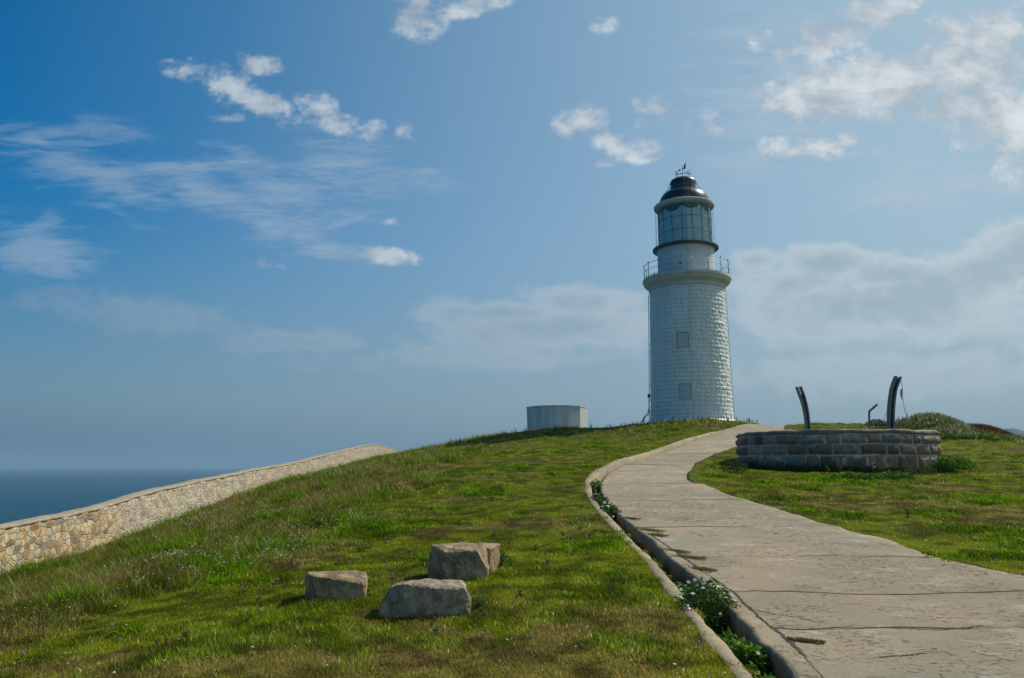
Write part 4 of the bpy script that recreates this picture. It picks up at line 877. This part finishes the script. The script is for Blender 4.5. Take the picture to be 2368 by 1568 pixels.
boulder('grey slanted boulder with sloping left side, nearest of the group', YB,
        [(867,1434,0),(880,1408,0),(902,1355,.05),(930,1348,.0),(980,1358,-.04),(1050,1360,-.02),(1078,1358,.02),(1094,1388,.08),(1085,1404,.05),(1040,1416,0),(950,1436,-.04)], [(905,1352,0),(950,1338,0),(1000,1337,0),(1060,1338,0),(1080,1350,-.05)], .48, M_gran2, 2)
boulder('large upright brown boulder with flat top behind the grey one', YC,
        [(984,1336,.1),(992,1290,.1),(999,1260,.12),(1028,1277,-.03),(1070,1276,-.04),(1104,1273,-.03),(1120,1308,-.03),(1130,1322,.0),(1118,1344,-.02),(1025,1342,-.03)], [(1000,1257,-.1),(1030,1256,0),(1080,1252,0),(1124,1255,-.1),(1130,1290,-.1)], .52, M_gran, 3)
YD = YC+.45
boulder('small pinkish pointed boulder touching the right side of the large upright one', YD,
        [(1104,1326,.0),(1106,1260,.0),(1122,1264,.0),(1136,1268,0),(1130,1300,0),(1120,1322,0)], [(1106,1254,0),(1140,1253,0),(1159,1256,0),(1154,1268,0),(1140,1290,0)], .28, M_pinkr, 4, amp=.025)

# ------------------------------------------------------------------ GRASS
def blades(N_, rmin, rmax, expo, amax, seed):
    g_ = np.random.default_rng(seed); u = g_.random(N_); p1 = 2-expo
    r = (rmin**p1+u*(rmax**p1-rmin**p1))**(1/p1); a = np.radians(g_.uniform(-amax, amax, N_))
    return r*np.sin(a), r*np.cos(a), r, g_
def keep(x, y, g_):
    j = (vnoise(x, y, 4.0, 62)-.5)*.28+(g_.random(len(x))-.5)*.06
    xlj = at(OUT, y)+.02+np.maximum(0, j+.03)*1.1; xrj = at(RGT, y)+j*.9
    k = ~((y < 61) & (x > xlj) & (x < xrj))
    k &= x > WX+.04
    k &= np.hypot(x-RCX, y-RCY) > RR+.02
    k &= np.hypot(x-TX, y-TY) > 3.75
    k &= np.hypot(x-TKX, y-TKY) > 2.42
    for a, b, c, d in BOULD: k &= ~((x > a+.06) & (x < b-.06) & (y > c+.06) & (y < d-.06))
    k &= y > 2
    k &= y < 100
    return k
def make_blades(name, x, y, r, g_, hmul=1.0, wmul=1.0, lean=.55, colfn=None):
    lu, dr, ro, hg = cover(x, y); k = keep(x, y, g_)
    bank = np.exp(-((x-px(2290, 990, 43).x)/1.9)**2-((y-43)/2.6)**2)
    x, y, r, lu, dr, ro, hg, bank = [q[k] for q in (x, y, r, lu, dr, ro, hg, bank)]; n_ = len(x)
    z = Hterr(x, y); h = hg*hmul*g_.uniform(.5, 1.35, n_)*(1+.0*r); w = (.0036+.00030*r)*wmul*g_.uniform(.7, 1.3, n_)*(1+.5*np.clip(lu, 0, 1))
    th_ = g_.uniform(0, 2*math.pi, n_); ld = g_.uniform(0, 2*math.pi, n_); la = h*lean*g_.uniform(.2, 2.2, n_)
    r1, r2 = g_.random(n_), g_.random(n_); c = covcol(x, y, lu, dr, ro, r1, r2)
    bk = np.clip(bank*1.5, 0, 1)[:, None]; c = c*(1-bk)+np.array((.10, .055, .03))*(.4+r1[:, None])*bk
    dx, dy = np.cos(th_)*w, np.sin(th_)*w
    V = np.empty((n_, 3, 3)); V[:, 0] = np.stack([x-dx, y-dy, z-.008], 1); V[:, 1] = np.stack([x+dx, y+dy, z-.008], 1)
    V[:, 2] = np.stack([x+np.cos(ld)*la, y+np.sin(ld)*la, z+h], 1)
    o = fast_mesh(name, V.reshape(-1, 3), np.arange(n_*3).reshape(-1, 3), M_grass, color=np.repeat(c, 3, 0))
    return o
x, y, r, g_ = blades(1150000, 3.5, 70, 1.75, 41, 11)
o = make_blades('grass', x, y, r, g_); tag(o, 'short green and brownish turf covering the slope', 'grass', kind='stuff')
# long rough stems in the meadow parts
x, y, r, g_ = blades(210000, 5, 95, 1.5, 38, 12); lu, dr, ro, hg = cover(x, y); k = (ro > .35+.5*g_.random(len(x))); x, y, r = x[k], y[k], r[k]
o = make_blades('meadow_grass', x, y, r, g_, 1.9, .85, .8); tag(o, 'longer rough meadow grass and dry stalks near the wall and hilltop', 'grass', kind='stuff')
# broad leaves in lush clumps
x, y, r, g_ = blades(420000, 5, 60, 1.6, 38, 13); lu, dr, ro, hg = cover(x, y); k = lu > .75+.3*g_.random(len(x)); x, y, r = x[k], y[k], r[k]
o = make_blades('ground_cover', x, y, r, g_, 1.0, 2.2, 1.3); tag(o, 'bright green clover patches in the turf', 'ground cover', kind='stuff')

# specks of flowers (too many to count)
def flowers(name, N_, seed, col, size, dens, label):
    x, y, r, g_ = blades(N_, 5, 70, 1.3, 37, seed); lu, dr, ro, hg = cover(x, y)
    k = keep(x, y, g_) & (dens(x, y, lu, dr, ro) > g_.random(len(x))); x, y, r, hg = x[k], y[k], r[k], hg[k]; n_ = len(x)
    z = Hterr(x, y)+hg*g_.uniform(.8, 1.5, n_)+.01; s = size*(1+r*.02)*g_.uniform(.6, 1.3, n_); c0_ = np.array(col)*g_.uniform(.6, 1.1, (n_, 1))
    V = np.empty((n_, 6, 3)); t0 = g_.uniform(0, 6.28, n_)
    for i in range(5): a_ = t0+i*2*math.pi/5; V[:, i] = np.stack([x+np.cos(a_)*s, y+np.sin(a_)*s, z+g_.uniform(-.5, .5, n_)*s], 1)
    V[:, 5] = np.stack([x, y, z+s*.5], 1); b_ = np.arange(n_)[:, None]*6
    P = np.concatenate([np.concatenate([b_+i, b_+(i+1) % 5, b_+5], 1) for i in range(5)], 0)
    o = fast_mesh(name, V.reshape(-1, 3), P, M_leaf, color=np.repeat(c0_, 6, 0)); tag(o, label, 'flowers', kind='stuff'); return o
flowers('white_wildflowers', 60000, 21, (.55, .56, .46), .011, lambda x, y, lu, dr, ro: .85*sstep(.45, .75, fbm(x, y, .5, 3, 66))*sstep(.3, .8, ro)+.01, 'scattered tiny white wildflowers in the rough grass')
flowers('brown_seed_heads', 22000, 22, (.17, .11, .085), .015, lambda x, y, lu, dr, ro: .5*sstep(.45, .7, fbm(x, y, .4, 3, 67))*sstep(.3, .8, ro), 'scattered dull brown seed heads in the rough grass')
flowers('yellow_wildflowers', 2600, 23, (.60, .45, .03), .009, lambda x, y, lu, dr, ro: .12*sstep(.5, .7, lu)+.015, 'tiny yellow flowers in the turf')

# ------------------------------------------------------------------ individual plants
def leaves(n_, rad_, hgt, size, col, g_, cone=.5, curve=True):
    """a bush of pointed leaves spread through a rounded volume"""
    a = g_.uniform(0, 6.28, n_); rr2 = rad_*np.sqrt(g_.random(n_)); zz = hgt*(g_.random(n_)**.75)*(1-cone*(rr2/rad_)**2)
    lump = .75+.5*vnoise(a*2, zz*6/hgt, 1, 7); x = rr2*np.cos(a)*lump; y = rr2*np.sin(a)*lump
    d = np.stack([np.cos(a)+g_.normal(0, .7, n_), np.sin(a)+g_.normal(0, .7, n_), g_.normal(.35, .5, n_)], 1); d /= np.linalg.norm(d, axis=1)[:, None]
    u_ = np.cross(d, g_.normal(0, 1, (n_, 3))); u_ /= np.linalg.norm(u_, axis=1)[:, None]; s = size*g_.uniform(.6, 1.3, n_)[:, None]
    c = np.stack([x, y, zz], 1); V = np.stack([c-d*s, c+u_*s*.45, c+d*s, c-u_*s*.45], 1).reshape(-1, 3)
    col_ = np.array(col)*g_.uniform(.55, 1.4, (n_, 1)); return V, np.arange(n_*4).reshape(-1, 4), np.repeat(col_, 4, 0)
def petals(mb_p, mb_c, c, s, nrm):
    nrm = nrm.normalized(); a = nrm.orthogonal().normalized(); b = nrm.cross(a)
    for k in range(8):
        q = k*math.pi/4; d = a*math.cos(q)+b*math.sin(q); e = nrm.cross(d)*.22*s
        mb_p.add([c+d*.25*s, c+d*.7*s+e+nrm*.05*s, c+d*s, c+d*.7*s-e+nrm*.05*s], [(0, 1, 2, 3)])
    vs = [c+(a*math.cos(q)+b*math.sin(q))*.28*s+nrm*.04*s for q in np.linspace(0, 5.24, 6)]+[c+nrm*.2*s]
    mb_c.add(vs, [(i, (i+1) % 6, 6) for i in range(6)])
def bush(name, label, cat, p0, rad_, hgt, nleaf, size, col, seed, nfl=0, group=None, flsize=.022, stretch=(1, 1), rot=0):
    g_ = np.random.default_rng(seed); root = empty(name, p0, rot); tag(root, label, cat, group)
    V, P, C_ = leaves(nleaf, rad_, hgt, size, col, g_); V = V*np.array((stretch[0], stretch[1], 1)); fast_mesh('foliage', V, P, M_leaf, root, color=C_)
    mb = MB(); rr_ = random.Random(seed)
    for k in range(14):
        a = rr_.uniform(0, 6.28); q = rr_.uniform(.2, .9)*rad_; mb.tube([(0, 0, -.02), (math.cos(a)*q*.5*stretch[0], math.sin(a)*q*.5*stretch[1], hgt*.5), (math.cos(a)*q*stretch[0], math.sin(a)*q*stretch[1], hgt*rr_.uniform(.7, 1))], [.005, .004, .002], 4)
    mb.build('stems', M_stem, root)
    for k in range(nfl):
        a = rr_.uniform(0, 6.28); q = rad_*math.sqrt(rr_.random()); zz = hgt*(1-.45*(q/rad_)**2)*rr_.uniform(.8, 1.12); c = Vector((math.cos(a)*q*stretch[0], math.sin(a)*q*stretch[1], zz))
        mp_, mc_ = MB(), MB(); petals(mp_, mc_, c, flsize*rr_.uniform(.8, 1.2), Vector((rr_.uniform(-.6, .6), rr_.uniform(-1, .2), 1)))
        f_ = mp_.build('flower', M_petal, root); mc_.build('flower_centre', M_yel, f_)
    return root
def dpt(u, v, dz=0):
    x, y = hit(u, v); return Vector((x, y, float(H0(x, y))+dz))
LC = (.045, .105, .018); LB = (.070, .165, .020)
bush('daisy_bush', 'dark leafy bush with white daisies growing out of the drain beside the path', 'flowering bush', dpt(1634, 1398, -.36), .36, .66, 2800, .026, LC, 31, 46, rot=-.5)
bush('leafy_weed', 'bright green broad-leaved weed in the drain just above the daisy bush', 'weed', dpt(1570, 1345, -.36), .20, .36, 420, .050, LB, 32, 6, 'weeds growing in the drain', stretch=(.8, 1.9))
bush('leafy_weed', 'low pale green weed in the drain where it passes the grassy gap', 'weed', dpt(1515, 1288, -.36), .18, .34, 300, .045, LB, 33, 0, 'weeds growing in the drain', stretch=(.8, 1.6))
bush('leafy_weed', 'sprawling bright green weed in the drain at the bottom of the photo', 'weed', dpt(1725, 1492, -.34), .24, .38, 900, .048, LB, 34, 2, 'weeds growing in the drain', stretch=(.9, 1.5))
bush('leafy_weed', 'shadowed dark green weed in the drain at the very bottom edge', 'weed', dpt(1778, 1560, -.36), .22, .34, 600, .045, LB, 35, 0, 'weeds growing in the drain', stretch=(.9, 1.4))
bush('leafy_weed', 'thick weed with small white flowers filling the drain near the bend', 'weed', dpt(1408, 1178, -.36), .34, .52, 900, .045, LC, 36, 20, 'weeds growing in the drain', .030, (.85, 2.3))
bush('leafy_weed', 'weed filling the drain at the outermost point of the bend', 'weed', dpt(1385, 1152, -.36), .28, .52, 700, .045, LC, 37, 12, 'weeds growing in the drain', .030, (.9, 2.6))
bush('leafy_weed', 'small bright weed in the drain right at the curb corner', 'weed', dpt(1377, 1122, -.30), .24, .48, 500, .045, LB, 38, 0, 'weeds growing in the drain', .030, (.9, 1.8))
bush('leafy_weed', 'sparse little weed in the dark middle stretch of the drain', 'weed', dpt(1462, 1232, -.40), .12, .26, 110, .04, LC, 39, 0, 'weeds growing in the drain', stretch=(1, 1.8))
for i_, (u_, v_, lb_) in enumerate(((1430, 1205, 'low weed in the drain just below the white-flowered weed near the bend'), (1488, 1262, 'low dark weed in the drain between the sparse weed and the pale one'), (1540, 1316, 'low weed in the drain above the broad-leaved one'), (1690, 1455, 'low bright weed in the drain just below the daisy bush'))):
    bush('leafy_weed', lb_, 'weed', dpt(u_, v_, -.34), .15, .24+.03*i_, 240, .034, LB if i_ % 2 else LC, 360+i_, 0, 'weeds growing in the drain', stretch=(.8, 2.2))
bush('leafy_weed', 'low green weed at the right foot of the leftmost boulder', 'weed', dpt(838, 1384, -.01), .12, .15, 170, .024, LC, 40, 0, 'weeds beside the boulders')
bush('leafy_weed', 'low green weed at the right foot of the grey slanted boulder', 'weed', dpt(1100, 1408, -.01), .14, .13, 170, .022, LC, 41, 0, 'weeds beside the boulders')
bush('leafy_weed', 'leafy weed growing beside the pinkish pointed boulder', 'weed', dpt(1158, 1310, -.01), .18, .24, 260, .024, LC, 42, 0, 'weeds beside the boulders')
bush('leafy_weed', 'tiny weed at the front of the leftmost boulder', 'weed', dpt(752, 1402, -.01), .09, .08, 60, .02, LC, 43, 0, 'weeds beside the boulders')
bush('green_shrub', 'low bright green shrub at the right end of the ring wall', 'shrub', dpt(2190, 1084, -.03), .75, .50, 2200, .050, (.06, .15, .014), 44, 0)
bush('leafy_weed', 'low green weeds in the grass before the middle of the ring wall', 'weed', dpt(1985, 1112, -.03), .55, .28, 1100, .045, (.06, .14, .014), 45, 0, 'weeds before the ring wall', stretch=(1.4, .7))
bush('leafy_weed', 'green weeds right of centre before the ring wall', 'weed', dpt(2065, 1108, -.03), .45, .26, 900, .045, (.06, .14, .014), 46, 0, 'weeds before the ring wall', stretch=(1.3, .7))
bush('dark_shrub', 'dark twiggy shrub at the left foot of the ring wall', 'shrub', dpt(1700, 1092, -.03), .40, .45, 600, .035, (.03, .05, .02), 47, 0)
# strip of dark weeds hiding the foot of the ring
g_ = np.random.default_rng(50); aa_ = g_.uniform(R(185), R(358), 11000); rr2 = RR+np.abs(g_.normal(.05, .18, 11000)); xx = RCX+rr2*np.cos(aa_); yy_ = RCY+rr2*np.sin(aa_); zz = Hterr(xx, yy_)+np.abs(g_.normal(0, .09, 11000))*(.5+1.2*fbm(xx, yy_, 1.3, 3, 6))
d = g_.normal(0, 1, (11000, 3)); d[:, 2] = np.abs(d[:, 2])*.8; d /= np.linalg.norm(d, axis=1)[:, None]; u_ = np.cross(d, g_.normal(0, 1, (11000, 3))); u_ /= np.linalg.norm(u_, axis=1)[:, None]; s = g_.uniform(.02, .05, (11000, 1)); c = np.stack([xx, yy_, zz], 1)
o = fast_mesh('wall_foot_weeds', np.stack([c-d*s, c+u_*s*.35, c+d*s, c-u_*s*.35], 1).reshape(-1, 3), np.arange(44000).reshape(-1, 4), M_leaf, color=np.repeat(np.array((.045, .085, .016))*g_.uniform(.5, 1.4, (11000, 1)), 4, 0))
tag(o, 'dark green weeds crowding the foot of the ring wall', 'weeds', kind='stuff')
# mound and bank vegetation
def scrub(name, label, cx, cy, sx, sy, N_, col, col2, p2, size, seed, hmax):
    g_ = np.random.default_rng(seed); x = cx+g_.uniform(-sx, sx, N_); y = cy+g_.uniform(-sy, sy, N_); k = ((x-cx)/sx)**2+((y-cy)/sy)**2 < 1; x, y = x[k], y[k]; n_ = len(x)
    z = Hterr(x, y)+g_.random(n_)**2*hmax*(.4+fbm(x, y, 1.2, 3, seed)); d = np.stack([g_.normal(0.25, .5, n_), g_.normal(-.1, .5, n_), np.abs(g_.normal(.7, .4, n_))], 1); d /= np.linalg.norm(d, axis=1)[:, None]
    u_ = np.cross(d, g_.normal(0, 1, (n_, 3))); u_ /= np.linalg.norm(u_, axis=1)[:, None]; s = size*g_.uniform(.5, 1.3, (n_, 1)); c = np.stack([x, y, z], 1)
    V = np.stack([c-u_*s*.10, c+u_*s*.10, c+d*s], 1).reshape(-1, 3); m2 = (g_.random(n_) < p2*sstep(.4, .6, fbm(x, y, .8, 3, seed+1)))[:, None]
    C_ = np.where(m2, np.array(col2), np.array(col))*g_.uniform(.5, 1.4, (n_, 1)); o = fast_mesh(name, V, np.arange(n_*3).reshape(-1, 3), M_grass, color=np.repeat(C_, 3, 0)); tag(o, label, 'vegetation', kind='stuff')
MXX = px(2160, 957, 40).x
scrub('silver_grass', 'silvery green bushy grass covering the mound right of the ring wall', MXX+.2, 39.6, 3.3, 3.0, 42000, (.075, .115, .028), (.30, .31, .20), .45, .20, 61, .14)
BX = px(2292, 990, 43).x
scrub('dead_brush', 'dead brown brushwood on the bank at the right', BX+.1, 43.2, 1.9, 2.2, 16000, (.085, .045, .028), (.14, .085, .05), .4, .16, 62, .12)
bush('dead_shrub', 'small brown dead shrub at the foot of the bent post', 'shrub', Vector((px(2027, 985, 33).x, 33, px(2027, 986, 33).z)), .42, .32, 900, .035, (.05, .045, .02), 63, 0)
# dark weeds with flowers around mound foot and hilltop (silhouette stalks)
def stalk(name, u, v, Y, h, kind, seed, label, group, lean=0.0):
    rr_ = random.Random(seed)
    if Y is None: x, y = hit(u, v)
    else: x, y = px(u, v, Y).x, Y
    z = float(Hterr(x, y)); root = empty(name, (x, y, z-.02)); tag(root, label, kind[0], group)
    top = Vector((rr_.uniform(-.15, .15)*h+lean, rr_.uniform(-.1, .1)*h, h)); mb = MB(); mb.tube([(0, 0, 0), tuple(top*.5+Vector((rr_.uniform(-.03, .03), 0, 0))), tuple(top)], [.008*kind[2], .006*kind[2], .004*kind[2]], 5); mb.build('stem', kind[3], root)
    if kind[1] == 'thistle':
        for q in range(kind[5]):
            c = top if q == 0 else top*(.8-.1*q)+Vector((rr_.uniform(-.08, .08), rr_.uniform(-.05, .05), .02)); s = kind[6]; mb = MB()
            n2 = 7
            for a in range(n2):
                for b in range(3):
                    th1 = a*2*math.pi/n2+b*.4; el1 = .3+b*.45; d = Vector((math.cos(th1)*math.cos(el1), math.sin(th1)*math.cos(el1), math.sin(el1))); e = d.orthogonal().normalized()*.28*s
                    mb.add([c-e, c+d*s*.9, c+e, c+d*s*.4-Vector((0, 0, .3*s))], [(0, 1, 2, 3)])
            mb.tube([c-Vector((0, 0, .8*s)), c-Vector((0, 0, .3*s)), c+Vector((0, 0, .15*s))], [.25*s, .5*s, .38*s], 7); mb.build('flower_head', kind[4], root)
        V, P, C_ = leaves(14, .05, h*.6, .03, (.05, .09, .02), np.random.default_rng(seed)); fast_mesh('leaves', V, P, M_leaf, root, color=C_)
    else:
        mb = MB(); n2 = kind[5]
        for q in range(n2):
            f_ = .35+.65*q/n2; c = top*f_; s = kind[6]*(1.25-f_*.6)*rr_.uniform(.6, 1.2); a = rr_.uniform(0, 6.28); d = Vector((math.cos(a), math.sin(a), .6)).normalized(); e = d.cross(Vector((0, 0, 1))).normalized()*s*.4
            mb.add([c, c+d*s*.6+e, c+d*s, c+d*s*.6-e], [(0, 1, 2, 3)])
        mb.build('seed_spike', kind[4], root)
    return root
PK = ('thistle', 'thistle', .8, M_stem, M_pink, 1, .024)
rr_ = random.Random(77)
for i, (u, v) in enumerate([(170,1435),(265,1465),(52,1525),(165,1328),(236,1330),(270,1345),(345,1310),(130,1300),(60,1360),(75,1385),(420,1325),(445,1327),(468,1325),(455,1330),(290,1325),(395,1350),(383,1220),(612,1225),(480,1290),(520,1310),(560,1285),(610,1300),(640,1345),
                            (720,1260),(745,1275),(780,1300),(680,1308),(830,1265),(888,1248),(905,1330),(945,1270),(760,1325),(695,1225),(740,1215),(812,1310),(1160,1285),(1018,1240),(1140,1230),(1535,1500),(1620,1497),(1340,1215),(1375,1235),(300,1290),(350,1275),(505,1262),(560,1240)]):
    s = ('thistle', 'thistle', .8, M_stem, M_pink, 1, .017+.0011*hit(u, v)[1])
    stalk('thistle_flower', u+rr_.uniform(-4, 4), v+8, None, rr_.uniform(.08, .17), s, 200+i, 'small pink-purple thistle flower standing in the grass slope', 'pink thistle flowers on the slope')
for i, (u, v) in enumerate([(1058,1262),(1178,1266),(1238,1262),(1105,1430),(1205,1375),(1010,1455),(1435,1345),(1418,1352),(1410,1365),(560,1370),(600,1400),(640,1290),(455,1345),(1310,1245),(1302,1240),(1265,1300),(1000,1180),(1140,1150),(2100,1195),(1365,1245),(1390,1160),(940,1420),(380,1500),(430,1480)]):
    s = ('dry thistle', 'thistle', .8, mat('dry_stalk', (.13, .10, .05), None) if i == 0 else bpy.data.materials['dry_stalk'], M_brownh, 2, .020+.0011*hit(u, v)[1])
    stalk('dry_thistle', u, v+6, None, rr_.uniform(.08, .17), s, 300+i, 'withered brown thistle head standing in the short grass', 'withered thistle heads in the turf')
# hilltop stalks
M_dks = mat('dark_stalk', (.06, .055, .03), None)
for i in range(64):
    u = rr_.uniform(965, 1480); v = float(np.interp(u, [965,1050,1120,1180,1217,1360,1440,1490], [1054,1034,1016,1004,1000,993,987,982])); Y = float(np.interp(u, [965, 1120, 1217, 1490], [52.5, 54, 56, 55]))
    if 1225 < u < 1350 and rr_.random() < .6: continue
    stalk('meadow_stalk', u, v, Y+rr_.uniform(-1.5, 1), rr_.uniform(.25, .62), ('weed stalk', 'spike', 1.5, M_dks, M_dks if i % 3 else M_brownh, 10, .12), 400+i, 'dark upright weed stalk on the hill crest left of the lighthouse', 'weed stalks on the hill crest')
for i in range(46):
    u = rr_.uniform(1480, 1755); v = 982; Y = rr_.uniform(53.5, 57)
    stalk('meadow_thistle', u, v, Y, rr_.uniform(.22, .45), ('weed', 'thistle', 1.6, M_dks, M_brownh, 3, .055), 500+i, 'dark flowering weed on the grass below the lighthouse foot', 'weeds below the lighthouse foot')
for i in range(30):
    u = rr_.uniform(2068, 2125)
    stalk('meadow_thistle', u, 985, rr_.uniform(36, 42), rr_.uniform(.2, .4), ('weed', 'thistle', 1.3, M_dks, M_brownh if i % 2 else M_pink, 3, .05), 600+i, 'flowering weed at the left foot of the mound behind the ring wall', 'weeds at the foot of the mound')
M_dock = mat('rusty_red_seed', (.20, .085, .03), (.30, .17, .06), 30, .9)
M_dock2 = mat('dark_red_seed', (.11, .055, .025), (.17, .10, .04), 30, .9)
for i, (u, v, h) in enumerate(((1943,1100,.52),(2020,1096,.55),(2054,1094,.36),(1915,1098,.25))):
    st = stalk('dock_stalk', u, v, None, h, ('dock', 'spike', 1.2, M_dock, M_dock, 60, .085), 700+i, ('thick rusty brown dock stalk before the middle of the ring wall', 'slender red dock stalk, tallest before the ring wall', 'short pale brown dock stalk before the right part of the ring wall', 'stubby brown stalk left of the thick rusty one')[i], 'dock stalks before the ring wall')
for i, (u, v, h) in enumerate(((20,1450,.5),(42,1445,.55),(90,1432,.5),(102,1436,.42),(65,1475,.4),(10,1490,.5),(98,1410,.35),(12,1420,.4),(182,1300,.35),(455,1265,.4),(650,1190,.5),(485,1240,.4),(430,1262,.4),(505,1235,.4))):
    stalk('dock_stalk', u, v+40, None, h*.75, ('dock', 'spike', .6, M_dock2, M_dock2, 34, .028), 720+i, 'reddish brown dock stalk in the rough grass on the left', 'dock stalks in the rough grass')
# grass tufts invading the path edge along the long crack
for i, (u, v, l_, t_) in enumerate(((1456,1200,.45,.10),(1500,1228,.6,.12),(1520,1240,.35,.12),(1560,1275,.5,.12),(1590,1290,.55,.15),(1625,1318,.35,.14),(1862,1484,.26,.07))):
    x, y = hit(u, v); z = float(pathz(x, y)); g_ = np.random.default_rng(800+i); n_ = 700; q = np.clip(g_.normal(0, .34, (n_, 2)), -.6, .6); dvx = np.array((.55, -.83)) if i < 6 else np.array((.9, -.43)); pv = np.array((-dvx[1], dvx[0]))
    bx_, by_ = (q[:, :1]*dvx*l_+q[:, 1:]*pv*t_*1.0).T; c = np.stack([bx_, by_, np.zeros(n_)], 1); t2 = c+np.stack([g_.normal(0, .02, n_), g_.normal(0, .02, n_), g_.uniform(.008, .035, n_)], 1); w = g_.normal(0, 1, (n_, 3))*.006; w[:, 2] = 0
    o = fast_mesh('turf_tuft', np.stack([c-w, c+w, t2], 1).reshape(-1, 3), np.arange(n_*3).reshape(-1, 3), M_grass, color=np.repeat(np.array((.13, .12, .04))*g_.uniform(.5, 1.3, (n_, 1)), 3, 0)); o.location = (x, y, z)
    tag(o, ('thin tuft at the top end of the row of turf tufts on the path edge', 'second tuft from the top in the row along the drain lip', 'small tuft in the middle of the row on the drain lip', 'brownish tuft on the path edge beside the dark drain', 'widest dry tuft on the path edge above the daisy bush', 'tuft just behind the tall daisy stems', 'dry brown tuft in the long crack at the bottom of the path')[i], 'grass tuft', 'grass tufts on the path edge')

# small metal disc on the curb and a distant boat
x, y = hit(1590, 1414); z = float(H0(x, y))+.03
root = empty('metal_survey_disc', (x, y, z)); tag(root, 'small shiny metal disc with a knob on the curb beside the daisy bush', 'metal disc')
mb = MB(); mb.lathe([(.001, .012), (.02, .012), (.036, .006), (.038, .0), (.038, -.02)], 24); mb.build('disc', mat('bright_steel', (.45, .45, .5), None, rough=.3, metal=.8), root, True)
mb = MB(); mb.lathe([(.016, .012), (.018, .03), (.010, .038), (.001, .04)], 12); mb.build('knob', bpy.data.materials['bright_steel'], root, True)
a, dy, dz = ray(257, 1092); t = (SEA-EYE)/dz; bp_ = Vector((a*t, dy*t, SEA)); print('boat', bp_, t)
root = empty('fishing_boat', bp_, .3); tag(root, 'tiny white boat far out on the sea', 'boat')
def hull(mb, l, w, h):
    xs = np.linspace(-1, 1, 9); vs = []
    for q in xs:
        b = (1-max(0, q)**2.5)*w/2+.01; s_ = h*(1+.35*max(0, q)**2)
        vs += [(q*l/2, -b, s_), (q*l/2, -b*.6, -.5), (q*l/2, b*.6, -.5), (q*l/2, b, s_)]
    mb.add(vs, [(i*4+k, i*4+(k+1) % 4, i*4+4+(k+1) % 4, i*4+4+k) for i in range(8) for k in range(4)]+[(0, 1, 2, 3), (35, 34, 33, 32)])
mb = MB(); hull(mb, 22, 6, 3); mb.build('hull', M_petal, root)
mb = MB(); mb.box(-7, 0, -2, 2, 3, 7.5); mb.build('cabin', M_petal, root)
mb = MB(); mb.tube([(-2, 0, 7.5), (-2, 0, 12)], .2, 6); mb.build('mast', M_dark, root)

# ------------------------------------------------------------------ HAZE
m = bpy.data.materials.new('sea_haze'); m.use_nodes = True; nt = m.node_tree; nt.nodes.clear()
pv = nt.nodes.new('ShaderNodeVolumePrincipled'); pv.inputs['Color'].default_value = (.34, .52, .68, 1); pv.inputs['Density'].default_value = .00014; pv.inputs['Anisotropy'].default_value = .1
oo = nt.nodes.new('ShaderNodeOutputMaterial'); nt.links.new(pv.outputs[0], oo.inputs['Volume'])
mb = MB(); S_ = 16500; mb.box(-S_, S_, -S_, S_, SEA-12, 130); hz_ = mb.build('haze', m); tag(hz_, kind='stuff')
scene.cycles.volume_bounces = 1; scene.cycles.transparent_max_bounces = 12
print('objects', len(bpy.data.objects))
